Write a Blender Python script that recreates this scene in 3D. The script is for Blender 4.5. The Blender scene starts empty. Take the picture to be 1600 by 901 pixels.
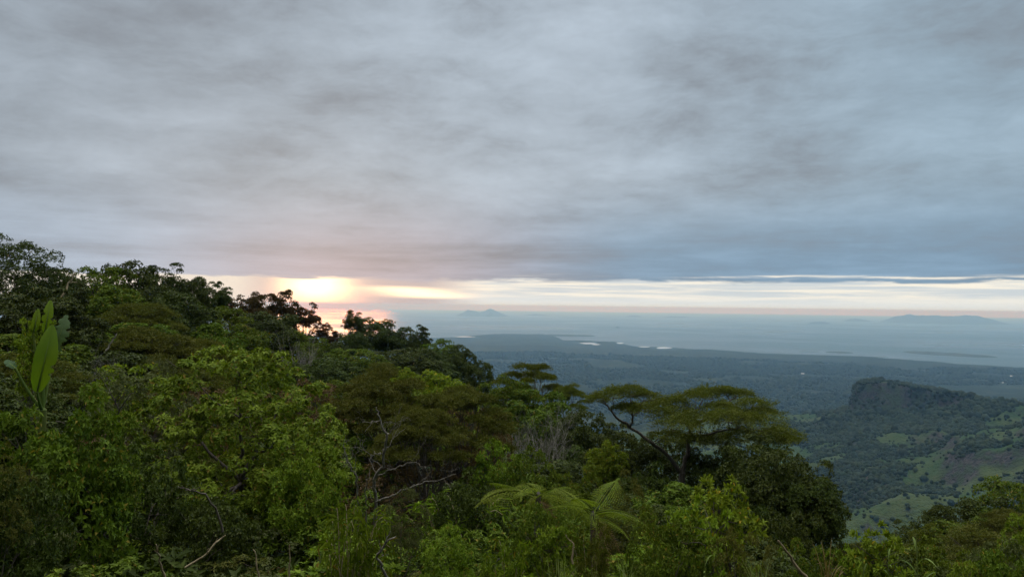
import bpy, math, random
import numpy as np
from mathutils import Matrix, Vector

# ---------------------------------------------------------------- camera, sky, sun, exposure
SC = bpy.context.scene
COL = SC.collection
W0, H0, F = 1600.0, 901.0, 1244.0
PITCH, ROLL = math.radians(1.24), math.radians(0.7)
SEA = -600.0
Fv = np.array([0, math.cos(PITCH), math.sin(PITCH)])
_u = np.array([0, -math.sin(PITCH), math.cos(PITCH)])
_r = np.array([1.0, 0, 0])
Rv = math.cos(ROLL) * _r + math.sin(ROLL) * _u
Uv = -math.sin(ROLL) * _r + math.cos(ROLL) * _u

cam = bpy.data.cameras.new('camera')
cam.sensor_width = 36.0
cam.lens = 36.0 * F / W0
cam.clip_start = 0.1
cam.clip_end = 250000
co = bpy.data.objects.new('camera', cam)
COL.objects.link(co)
m = Matrix.Identity(4)
for i in range(3):
    m[i][0], m[i][1], m[i][2] = Rv[i], Uv[i], -Fv[i]
co.matrix_world = m
SC.camera = co

SC.view_settings.view_transform = 'Standard'
SC.view_settings.look = 'None'
SC.view_settings.gamma = 1.0
SC.view_settings.use_curve_mapping = False
SC.view_settings.exposure = 0.0
SC.render.engine = 'CYCLES'
SC.cycles.use_denoising = True
SC.cycles.max_bounces = 5
SC.cycles.diffuse_bounces = 3
SC.cycles.glossy_bounces = 2
SC.cycles.transmission_bounces = 3
SC.cycles.volume_bounces = 3
SC.cycles.caustics_reflective = False
SC.cycles.caustics_refractive = False

SUN_AZ = math.atan((500 - 800) / F)          # negative: left of the view axis
SUN_EL = math.radians(3.5)
sun = bpy.data.lights.new('sun', 'SUN')
sun.energy = 0.6
sun.angle = math.radians(10)
sun.color = (1.0, 0.62, 0.34)
so = bpy.data.objects.new('sun', sun)
COL.objects.link(so)
sd = Vector((math.sin(SUN_AZ) * math.cos(SUN_EL), math.cos(SUN_AZ) * math.cos(SUN_EL), math.sin(SUN_EL)))
so.rotation_euler = sd.to_track_quat('Z', 'Y').to_euler()


class NT:
    """small node-tree writer"""
    def __init__(s, tree):
        s.t = tree
        tree.nodes.clear()

    def new(s, kind, **kw):
        n = s.t.nodes.new(kind)
        for k, v in kw.items():
            setattr(n, k, v)
        return n

    def put(s, sock, v):
        if v is None:
            return
        if isinstance(v, bpy.types.NodeSocket):
            s.t.links.new(v, sock)
        elif isinstance(v, (tuple, list)):
            sock.default_value = tuple(v) + ((1.0,) if len(sock.default_value) == 4 and len(v) == 3 else ())
        else:
            sock.default_value = v

    def M(s, op, a, b=None, c=None, clamp=False):
        n = s.new('ShaderNodeMath', operation=op, use_clamp=clamp)
        for i, v in enumerate((a, b, c)):
            s.put(n.inputs[i], v)
        return n.outputs[0]

    def ss(s, x, lo, hi, a=0.0, b=1.0):
        n = s.new('ShaderNodeMapRange', interpolation_type='SMOOTHSTEP')
        s.put(n.inputs[0], x)
        for i, v in enumerate((lo, hi, a, b)):
            s.put(n.inputs[i + 1], v)
        return n.outputs[0]

    def mix(s, f, a, b, mode='MIX'):
        n = s.new('ShaderNodeMix', data_type='RGBA', blend_type=mode)
        s.put(n.inputs[0], f)
        s.put(n.inputs[6], a)
        s.put(n.inputs[7], b)
        return n.outputs[2]

    def xyz(s, x, y, z=0.0):
        n = s.new('ShaderNodeCombineXYZ')
        for i, v in enumerate((x, y, z)):
            s.put(n.inputs[i], v)
        return n.outputs[0]

    def noise(s, vec, scale, detail=4.0, rough=0.5, dist=0.0, out=0):
        n = s.new('ShaderNodeTexNoise')
        s.put(n.inputs['Vector'], vec)
        n.inputs['Scale'].default_value = scale
        n.inputs['Detail'].default_value = detail
        n.inputs['Roughness'].default_value = rough
        n.inputs['Distortion'].default_value = dist
        return n.outputs[out]

    def gauss(s, x, c, w):
        d = s.M('DIVIDE', s.M('SUBTRACT', x, c), w)
        return s.M('EXPONENT', s.M('MULTIPLY', s.M('MULTIPLY', d, d), -1.0))


world = bpy.data.worlds.new('World')
SC.world = world
world.use_nodes = True
q = NT(world.node_tree)
tc = q.new('ShaderNodeTexCoord')
sp = q.new('ShaderNodeSeparateXYZ')
q.put(sp.inputs[0], tc.outputs['Generated'])
dx, dy, dz = sp.outputs
az = q.M('ARCTAN2', dx, dy)
el = q.M('ARCSINE', dz)
# clear air behind the cloud deck
sky = q.new('ShaderNodeTexSky', sky_type='NISHITA')
sky.sun_disc = False
sky.sun_elevation = SUN_EL
sky.sun_rotation = SUN_AZ
sky.air_density = 1.0
sky.dust_density = 2.0
# cloud deck laid out on a level plane overhead
k = q.M('DIVIDE', 1.0, q.M('ADD', q.M('MAXIMUM', dz, 0.0), 0.16))
uv = q.xyz(q.M('MULTIPLY', dx, k), q.M('MULTIPLY', dy, k))
n_big = q.noise(uv, 0.95, 3.0, 0.5, 0.2)
n_mid = q.noise(uv, 3.0, 10.0, 0.66, 0.1)
wrp = q.M('MULTIPLY', q.M('SUBTRACT', q.noise(q.xyz(q.M('MULTIPLY', az, 7.0), q.M('MULTIPLY', el, 13.0), 9.0), 1.0, 4.0, 0.5), 0.5), 0.75)
n_bil = q.noise(q.xyz(q.M('ADD', q.M('MULTIPLY', az, 4.0), q.M('MULTIPLY', el, -0.8)), q.M('ADD', q.M('ADD', q.M('MULTIPLY', el, 11.5), q.M('MULTIPLY', az, -0.15)), wrp), 1.3), 1.0, 11.0, 0.66, 0.15)
n_str = q.noise(q.xyz(q.M('MULTIPLY', az, 2.2), q.M('MULTIPLY', el, 36.0), 3.7), 1.0, 7.0, 0.6, 0.35)
n_fine = q.noise(q.xyz(q.M('MULTIPLY', az, 5.0), q.M('MULTIPLY', el, 130.0), 8.1), 1.0, 5.0, 0.58, 0.4)
high = q.mix(q.ss(az, -0.5, -0.02), (0.318, 0.370, 0.428), (0.368, 0.432, 0.500))
high = q.mix(q.ss(az, 0.05, 0.55), high, (0.285, 0.378, 0.460))
low_l = q.mix(q.ss(az, -0.50, -0.16), (0.34, 0.42, 0.52), (0.385, 0.395, 0.465))
low = q.mix(q.ss(az, -0.14, 0.18), low_l, (0.205, 0.315, 0.430))
deck = q.mix(q.ss(el, 0.045, 0.165), low, high)
deck = q.mix(q.ss(el, 0.45, 1.0), deck, (0.455, 0.455, 0.45))
# thicker, darker cores are greyer; thin places let through a bluish white
body = q.M('ADD', q.M('MULTIPLY', q.M('SUBTRACT', n_big, 0.5), 0.9), q.M('MULTIPLY', q.M('SUBTRACT', n_bil, 0.5), 1.15))
body = q.M('ADD', body, q.M('MULTIPLY', q.M('SUBTRACT', n_mid, 0.5), 0.75))
wlow = q.ss(el, 0.15, 0.05)
body = q.M('MULTIPLY', body, 0.80)
vv = q.M('ADD', q.M('MULTIPLY', body, q.M('SUBTRACT', 1.0, q.M('MULTIPLY', wlow, 0.55))), q.M('MULTIPLY', q.M('MULTIPLY', q.M('SUBTRACT', n_str, 0.5), 1.0), wlow))
deck = q.mix(q.ss(vv, 0.02, -0.30, 0.0, 0.55), deck, (0.315, 0.350, 0.400))
gain = q.M('MAXIMUM', q.M('ADD', 1.0, vv), 0.4)
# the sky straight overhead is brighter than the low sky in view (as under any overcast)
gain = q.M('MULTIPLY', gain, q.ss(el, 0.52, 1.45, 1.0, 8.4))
# the east, behind the viewer, is already duller
gain = q.M('MULTIPLY', gain, q.ss(q.M('ABSOLUTE', az), 1.0, 2.1, 1.0, 0.60))
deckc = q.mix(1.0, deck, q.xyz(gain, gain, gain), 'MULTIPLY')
# warm underside of the deck near the sun
warm = q.M('MULTIPLY', q.gauss(az, SUN_AZ, 0.16), q.gauss(el, 0.045, 0.03))
deckc = q.mix(q.M('MULTIPLY', warm, 0.16), deckc, (0.52, 0.40, 0.42))
# bright open strip along the horizon
n_edge = q.noise(q.xyz(q.M('MULTIPLY', az, 9.0), q.M('MULTIPLY', el, 60.0), 5.2), 1.0, 6.0, 0.62, 0.6)
edge = q.M('ADD', el, q.M('ADD', q.M('MULTIPLY', q.M('SUBTRACT', n_edge, 0.5), 0.022), q.M('MULTIPLY', q.M('SUBTRACT', n_str, 0.5), 0.012)))
gap = q.ss(edge, 0.0340, 0.0290)
slit = q.M('MULTIPLY', q.gauss(q.M('ADD', el, q.M('MULTIPLY', n_edge, 0.010)), 0.0430, 0.0015), q.M('MULTIPLY', q.ss(az, -0.02, 0.06), q.ss(n_fine, 0.40, 0.62)))
gap = q.M('MAXIMUM', gap, q.M('MULTIPLY', slit, 0.9))
strip = q.mix(q.ss(n_fine, 0.38, 0.62), (0.58, 0.64, 0.67), (0.92, 0.87, 0.75))
strip = q.mix(q.ss(el, 0.020, 0.002), strip, (0.72, 0.76, 0.76))
strip = q.mix(q.ss(az, -0.02, -0.12), strip, (0.50, 0.45, 0.46))
strip = q.mix(q.ss(az, -0.29, -0.34), strip, (0.74, 0.70, 0.62))
g1 = q.M('MULTIPLY', q.gauss(az, -0.243, 0.034), q.ss(el, -0.004, 0.022))
g2 = q.M('MULTIPLY', q.gauss(q.M('ADD', az, q.M('MULTIPLY', el, 3.0)), -0.075, 0.044), q.M('MULTIPLY', q.ss(el, 0.006, 0.012), q.ss(q.M('ADD', el, q.M('MULTIPLY', n_fine, 0.006)), 0.028, 0.020)))
halo = q.M('MULTIPLY', q.gauss(az, SUN_AZ, 0.052), q.gauss(el, 0.0, 0.024))
a1 = q.mix(1.0, (2.0, 1.45, 0.60), q.xyz(g1, g1, g1), 'MULTIPLY')
a2 = q.mix(1.0, (1.3, 0.95, 0.42), q.xyz(g2, g2, g2), 'MULTIPLY')
a3 = q.mix(1.0, (0.9, 0.36, 0.13), q.xyz(halo, halo, halo), 'MULTIPLY')
strip = q.mix(1.0, q.mix(1.0, q.mix(1.0, strip, a1, 'ADD'), a2, 'ADD'), a3, 'ADD')
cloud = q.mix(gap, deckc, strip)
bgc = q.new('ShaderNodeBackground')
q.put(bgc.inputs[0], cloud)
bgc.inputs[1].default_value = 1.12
bgs = q.new('ShaderNodeBackground')
q.put(bgs.inputs[0], sky.outputs[0])
bgs.inputs[1].default_value = 0.05
ms = q.new('ShaderNodeMixShader')
ms.inputs[0].default_value = 0.94            # the deck covers nearly all of the clear sky
q.t.links.new(bgs.outputs[0], ms.inputs[1])
q.t.links.new(bgc.outputs[0], ms.inputs[2])
wo = q.new('ShaderNodeOutputWorld')
q.t.links.new(ms.outputs[0], wo.inputs[0])
world.cycles.sampling_method = 'MANUAL'
world.cycles.sample_map_resolution = 1024

# ---------------------------------------------------------------- helpers
def ray(px, py):
    return Fv + Rv * ((px - W0 / 2) / F) + Uv * ((H0 / 2 - py) / F)

def at(px, py, d):
    """the point seen at photo pixel px,py, d metres of ground distance away"""
    v = ray(px, py)
    return v * (d / math.hypot(v[0], v[1]))

def xy_at(px, d):
    a = math.atan((px - W0 / 2) / F)
    return d * math.sin(a), d * math.cos(a)

def project(p):
    p = np.asarray(p, float)
    w = p @ Fv
    return W0 / 2 + F * (p @ Rv) / w, H0 / 2 - F * (p @ Uv) / w

def hash2(ix, iy, seed):
    h = (ix.astype(np.int64) * 374761393 + iy.astype(np.int64) * 668265263 + seed * 974634077) & 0xFFFFFFFF
    h = ((h ^ (h >> 13)) * 1274126177) & 0xFFFFFFFF
    return ((h ^ (h >> 16)) & 0xFFFF) / 65535.0

def vnoise(x, y, seed=0):
    ix, iy = np.floor(x), np.floor(y)
    fx, fy = x - ix, y - iy
    fx, fy = fx * fx * (3 - 2 * fx), fy * fy * (3 - 2 * fy)
    a = hash2(ix, iy, seed); b = hash2(ix + 1, iy, seed)
    c = hash2(ix, iy + 1, seed); d = hash2(ix + 1, iy + 1, seed)
    return (a * (1 - fx) + b * fx) * (1 - fy) + (c * (1 - fx) + d * fx) * fy

def fbm(x, y, octv=4, seed=0, gain=0.5):
    s, amp, tot = 0.0, 1.0, 0.0
    for i in range(octv):
        s = s + amp * vnoise(x * 2.0 ** i + 17.3 * i, y * 2.0 ** i - 9.1 * i, seed + i)
        tot += amp
        amp *= gain
    return s / tot

def sstep(x, a, b):
    t = np.clip((x - a) / (b - a), 0, 1)
    return t * t * (3 - 2 * t)

def nrm(v):
    return v / np.maximum(np.linalg.norm(v, axis=-1, keepdims=True), 1e-9)

class MB:
    """collects pieces (verts, triangles) into one mesh"""
    def __init__(s):
        s.v, s.f, s.n = [], [], 0

    def add(s, v, f):
        v = np.asarray(v, np.float32).reshape(-1, 3)
        s.v.append(v)
        s.f.append(np.asarray(f, np.int32).reshape(-1, 3) + s.n)
        s.n += len(v)

    def mesh(s, name, mat, smooth=False):
        me = bpy.data.meshes.new(name)
        v = np.concatenate(s.v); f = np.concatenate(s.f)
        me.vertices.add(len(v)); me.vertices.foreach_set('co', v.ravel())
        me.loops.add(len(f) * 3); me.loops.foreach_set('vertex_index', f.ravel())
        me.polygons.add(len(f))
        me.polygons.foreach_set('loop_start', np.arange(len(f), dtype=np.int32) * 3)
        if smooth:
            me.polygons.foreach_set('use_smooth', np.ones(len(f), bool))
        me.update(calc_edges=True)
        me.materials.append(mat)
        return me

def link(name, data, parent=None):
    o = bpy.data.objects.new(name, data)
    COL.objects.link(o)
    if parent is not None:
        o.parent = parent
    return o

def tag(o, label=None, cat=None, group=None, kind=None):
    for kk, vv_ in (('label', label), ('category', cat), ('group', group), ('kind', kind)):
        if vv_:
            o[kk] = vv_
    return o

# ---------------------------------------------------------------- materials
def leaf_mat(name, col, alt, trans=0.24, rough=0.6, spread=0.45, big=0.25, old=None):
    mt = bpy.data.materials.new(name)
    mt.use_nodes = True
    n = NT(mt.node_tree)
    g = n.new('ShaderNodeNewGeometry')
    tcn = n.new('ShaderNodeTexCoord')
    oi = n.new('ShaderNodeObjectInfo')
    r = g.outputs['Random Per Island']
    c = n.mix(n.ss(r, 0.15, 0.95), col, alt)
    clump = n.noise(tcn.outputs['Object'], 0.9, 2.0, 0.5)
    c = n.mix(n.M('MULTIPLY', n.ss(clump, 0.42, 0.66), 0.6), c, alt)
    if old:
        c = n.mix(n.ss(r, 0.955, 0.965), c, old)
    h = n.new('ShaderNodeHueSaturation')
    n.put(h.inputs['Hue'], n.M('ADD', 0.488, n.M('MULTIPLY', oi.outputs['Random'], 0.024)))
    h.inputs['Saturation'].default_value = 1.0
    fr = n.M('FRACT', n.M('MULTIPLY', r, 7.31))
    n.put(h.inputs['Value'], n.M('ADD', 1.0 - spread / 2 - big / 2, n.M('ADD', n.M('MULTIPLY', fr, spread), n.M('MULTIPLY', oi.outputs['Random'], big))))
    n.put(h.inputs['Color'], c)
    p = n.new('ShaderNodeBsdfPrincipled')
    n.put(p.inputs['Base Color'], h.outputs[0])
    p.inputs['Roughness'].default_value = rough
    p.inputs['Specular IOR Level'].default_value = 0.13
    t = n.new('ShaderNodeBsdfTranslucent')
    n.put(t.inputs[0], n.mix(1.0, h.outputs[0], (1.15, 1.2, 0.6), 'MULTIPLY'))
    x = n.new('ShaderNodeMixShader')
    x.inputs[0].default_value = trans
    n.t.links.new(p.outputs[0], x.inputs[1]); n.t.links.new(t.outputs[0], x.inputs[2])
    o = n.new('ShaderNodeOutputMaterial')
    n.t.links.new(x.outputs[0], o.inputs[0])
    return mt

def bark_mat(name, a, b, rough=0.85):
    mt = bpy.data.materials.new(name)
    mt.use_nodes = True
    n = NT(mt.node_tree)
    tcn = n.new('ShaderNodeTexCoord')
    mp = n.new('ShaderNodeMapping')
    mp.inputs['Scale'].default_value = (6, 6, 1.3)
    n.put(mp.inputs[0], tcn.outputs['Object'])
    f = n.noise(mp.outputs[0], 3.0, 6.0, 0.65)
    c = n.mix(n.ss(f, 0.35, 0.7), a, b)
    p = n.new('ShaderNodeBsdfPrincipled')
    n.put(p.inputs['Base Color'], c)
    p.inputs['Roughness'].default_value = rough
    bp = n.new('ShaderNodeBump')
    bp.inputs['Strength'].default_value = 0.5
    bp.inputs['Distance'].default_value = 0.03
    n.put(bp.inputs['Height'], f)
    n.t.links.new(bp.outputs[0], p.inputs['Normal'])
    o = n.new('ShaderNodeOutputMaterial')
    n.t.links.new(p.outputs[0], o.inputs[0])
    return mt

OLD = (0.26, 0.20, 0.03)
MAT = {
    'mid': leaf_mat('leaf_mid_green', (0.062, 0.104, 0.008), (0.122, 0.172, 0.014), old=OLD),
    'dark': leaf_mat('leaf_dark_green', (0.034, 0.052, 0.008), (0.072, 0.095, 0.013), trans=0.18, rough=0.42),
    'bright': leaf_mat('leaf_fresh_green', (0.104, 0.172, 0.011), (0.182, 0.25, 0.02), trans=0.28, old=OLD),
    'brown': leaf_mat('leaf_olive_brown', (0.078, 0.098, 0.015), (0.13, 0.13, 0.025)),
    'rust': leaf_mat('leaf_rusty', (0.090, 0.072, 0.026), (0.150, 0.095, 0.045)),
    'yellow': leaf_mat('leaf_yellow_green', (0.13, 0.19, 0.012), (0.205, 0.27, 0.022), trans=0.30, old=(0.45, 0.33, 0.03)),
    'grey': leaf_mat('leaf_grey_green', (0.068, 0.085, 0.024), (0.104, 0.115, 0.04)),
    'acacia': leaf_mat('leaf_feathery', (0.08, 0.11, 0.012), (0.132, 0.148, 0.019)),
    'glow_tint': leaf_mat('leaf_dark_glow_tint', (0.060, 0.042, 0.018), (0.085, 0.056, 0.022), trans=0.45),  # red of the sunset glare painted into the dark leaf colour
    'fern': leaf_mat('fern_green', (0.108, 0.155, 0.010), (0.170, 0.215, 0.016), trans=0.4),
    'dryfern': leaf_mat('dry_frond', (0.13, 0.09, 0.035), (0.19, 0.13, 0.055)),
    'reed': leaf_mat('reed_green', (0.11, 0.18, 0.03), (0.19, 0.24, 0.07), old=(0.35, 0.29, 0.13)),
    'banana': leaf_mat('banana_green', (0.12, 0.19, 0.012), (0.135, 0.205, 0.014), trans=0.5, spread=0.1, big=0.05),
    'banana2': leaf_mat('banana_blue_green', (0.065, 0.12, 0.05), (0.075, 0.135, 0.056), trans=0.3, spread=0.1, big=0.05),
    'under': leaf_mat('undergrowth_green', (0.030, 0.046, 0.006), (0.058, 0.080, 0.011), old=(0.17, 0.12, 0.05)),
    'bark': bark_mat('bark', (0.060, 0.048, 0.036), (0.15, 0.125, 0.095)),
    'darkbark': bark_mat('dark_bark', (0.030, 0.025, 0.02), (0.075, 0.062, 0.05)),
    'pale': bark_mat('bleached_wood', (0.10, 0.088, 0.070), (0.27, 0.245, 0.20)),
    'palebark': bark_mat('pale_grey_bark', (0.17, 0.155, 0.125), (0.40, 0.37, 0.31)),
    'tan': bark_mat('dry_stalk', (0.20, 0.15, 0.08), (0.42, 0.34, 0.20)),
}

# ---------------------------------------------------------------- terrain
GX = [-200, 0, 200, 400, 600, 800, 1000, 1200, 1400, 1600, 1800]
GD = [1.5, 4, 7, 10, 20, 40, 70, 110, 150]
GZ = np.array([
    # 1.5   4     7     10    20    40    70    110   150
    [-1.8, -2.6, -3.6, -4.3, -5.0, -4.2, -3.6, -5.0, -14],
    [-1.8, -2.7, -3.8, -4.6, -5.5, -5.0, -4.5, -6.0, -15],
    [-1.8, -2.7, -3.9, -5.0, -6.5, -6.5, -5.5, -7.0, -14],
    [-1.8, -2.7, -3.9, -5.0, -7.2, -8.0, -8.2, -7.2, -12],
    [-1.8, -2.7, -3.9, -5.0, -7.5, -9.5, -11., -11.5, -11],
    [-1.8, -2.7, -3.9, -5.0, -7.5, -11., -13.5, -16.5, -18],
    [-1.8, -2.7, -3.9, -5.0, -8.0, -13., -20., -34., -55],
    [-1.8, -2.7, -3.9, -5.0, -8.5, -14., -26., -48., -75],
    [-1.8, -2.7, -3.8, -4.7, -9.0, -15.5, -24.5, -44., -72],
    [-1.8, -2.7, -3.8, -4.7, -8.6, -14., -20.0, -36., -62],
    [-1.8, -2.7, -3.8, -4.7, -8.0, -12., -16.0, -28., -50]])

def near_z(x, y):
    d = np.hypot(x, y)
    px = W0 / 2 + F * x / np.maximum(y, 0.15 * d + 1e-6)
    px = np.where(y <= 0.15 * d, np.where(x < 0, -200, 1800), px)
    gx = np.clip((px + 200) / 200.0, 0, 9.999)
    ld = np.interp(np.log(np.maximum(d, 1.5)), np.log(GD), np.arange(len(GD)))
    ld = np.clip(ld, 0, len(GD) - 1.001)
    i, j = np.floor(gx).astype(int), np.floor(ld).astype(int)
    fx, fy = gx - i, ld - j
    fx, fy = fx * fx * (3 - 2 * fx), fy
    z = (GZ[i, j] * (1 - fx) + GZ[i + 1, j] * fx) * (1 - fy) + (GZ[i, j + 1] * (1 - fx) + GZ[i + 1, j + 1] * fx) * fy
    back = sstep(-y / np.maximum(d, 1e-6), -0.25, 0.5)
    blocker_hill = -1.75 + np.minimum(np.maximum(d - 3.0, 0) * 0.85, 27.0) + (fbm(x / 9, y / 9, 3, 8) - 0.5) * 3 * sstep(d, 4, 12)   # unseen rise added behind the viewer to block low sky light
    return z * (1 - back) + blocker_hill * back

COAST = [(-900, 516), (-300, 520), (300, 524), (680, 527.5), (718, 526), (742, 524), (775, 521.5), (850, 521.6), (868, 525.5), (880, 531), (960, 534),
         (978, 538), (1000, 541), (1100, 545.5), (1200, 552), (1350, 556.5), (1420, 562), (1500, 568), (1600, 573.5), (1900, 590), (2600, 640)]
_ca, _cd = [], []
for cx_, cy_ in COAST:
    v_ = ray(cx_, cy_)
    _ca.append(math.atan2(v_[0], v_[1])); _cd.append(SEA / v_[2] * math.hypot(v_[0], v_[1]))

def coast_d(a):
    return np.interp(a, _ca, _cd) * (1 + 0.030 * (fbm(a * 45, a * 0 + 4, 4, 61, 0.6) - 0.5))

MESA = xy_at(1462, 3000)
def far_z(x, y):
    d = np.hypot(x, y)
    a = np.arctan2(x, y)
    px = W0 / 2 + F * np.tan(np.clip(a, -1.2, 1.2))
    cd = coast_d(a)
    plain = SEA + 2 + 30 * sstep(cd - d, 0, 5000)
    plain = plain + (fbm(x / 900, y / 900, 4, 3) - 0.5) * 46 * sstep(cd - d, 300, 3500)
    plain = plain + (fbm(x / 2600, y / 2600, 3, 9) - 0.45) * 60 * sstep(cd - d, 2500, 6500)
    plain = np.where(d > cd, SEA - np.minimum((d - cd) * 0.06 + 0.5, 30), np.maximum(plain, SEA + np.minimum(1.5 + (cd - d) * 0.02, 10)))
    # upland shelf with the fields, right of view
    edge = 3150 + (fbm(a * 9, a * 0 + 2, 3, 5) - 0.5) * 500
    calm = 1 - 0.85 * np.exp(-(np.hypot(x - MESA[0], y - MESA[1]) / 420) ** 4)
    shelf = -452 + calm * ((fbm(x / 420, y / 420, 5, 21) - 0.5) * 120 + (0.11 - np.abs(fbm(x / 330 + 7, y / 520, 4, 23) - 0.5)) * 190) + 26 * sstep(px, 1350, 1700) - 20 * sstep(d, 1500, 1000)
    shelf = shelf + 30 * sstep(d, 2200, 2950)
    wsh = sstep(px, 820, 1180) * (1 - sstep(d, edge - 50, edge + 1100))
    z = plain * (1 - wsh) + shelf * wsh
    # right-hand ridge
    rx, ry = xy_at(1690, 2350)
    rr = np.hypot((x - rx) / 420, (y - ry) / 620)
    z = z + 135 * np.exp(-rr ** 2) * (0.8 + 0.5 * fbm(x / 120, y / 120, 3, 44))
    # mesa: cliff top that slopes down to the right
    c, s = math.cos(-0.48), math.sin(-0.48)
    ux = (x - MESA[0]) * c - (y - MESA[1]) * s * -1
    ca, sa = math.cos(math.atan2(MESA[0], MESA[1])), math.sin(math.atan2(MESA[0], MESA[1]))
    lx = (x - MESA[0]) * ca - (y - MESA[1]) * sa          # to the right as seen
    ly = (x - MESA[0]) * sa + (y - MESA[1]) * ca          # away
    wob = (fbm(x / 60, y / 60, 3, 71) - 0.5)
    sd_ = np.maximum(np.abs(lx + 10 + wob * 50) / 245, np.abs(ly - 60 + wob * 90 + lx * 0.25) / 150)
    talus = 64 * np.exp(-np.maximum(sd_ - 0.9, 0) ** 1.3 * 1.6) * sstep(sd_, 3.2, 1.0)
    top = 98 - 46 * np.clip((lx + 175) / 217, 0, 1.7) ** 1.5 + (fbm(x / 30, y / 30, 3, 12) - 0.5) * 9
    cliff = 1 - sstep(sd_ + wob * 0.16 + (fbm(x / 22, y / 22, 3, 15) - 0.5) * 0.10, 0.92, 1.05)
    z = z + talus + np.maximum(top - 14, 0) * cliff
    return z

def ground_z(x, y):
    x = np.asarray(x, float); y = np.asarray(y, float)
    d = np.hypot(x, y)
    zn = near_z(x, y)
    fall = np.maximum(d - 150, 0)
    front = sstep(y / np.maximum(d, 1e-6), -0.4, 0.3)
    slope = 0.34 + 0.25 * front
    zn = zn + (fbm(x / 14, y / 14, 3, 2) - 0.5) * 1.6 * sstep(d, 6, 30)
    zn = zn - fall * slope + (fbm(x / 90, y / 90, 4, 31) - 0.5) * 40 * sstep(d, 150, 420)
    zf = far_z(x, y)
    k_ = 20.0
    h = np.clip(0.5 + 0.5 * (zn - zf) / k_, 0, 1)
    mx = zf * (1 - h) + zn * h + k_ * h * (1 - h)
    return np.where(d < 150, zn, mx)

def gz(x, y):
    return float(ground_z(np.array([x]), np.array([y]))[0])

def forest_mask(x, y):
    """1 = woodland, 0 = open field"""
    d = np.hypot(x, y)
    f = fbm(x / 210, y / 210, 5, 55, 0.58)
    lx, ly = x - MESA[0], y - MESA[1]
    near_mesa = np.exp(-(np.hypot(lx, ly + 40) / 420) ** 2)
    return sstep(f + 0.22 * near_mesa + 0.10 * sstep(d, 3100, 4200), 0.50, 0.60)

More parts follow.
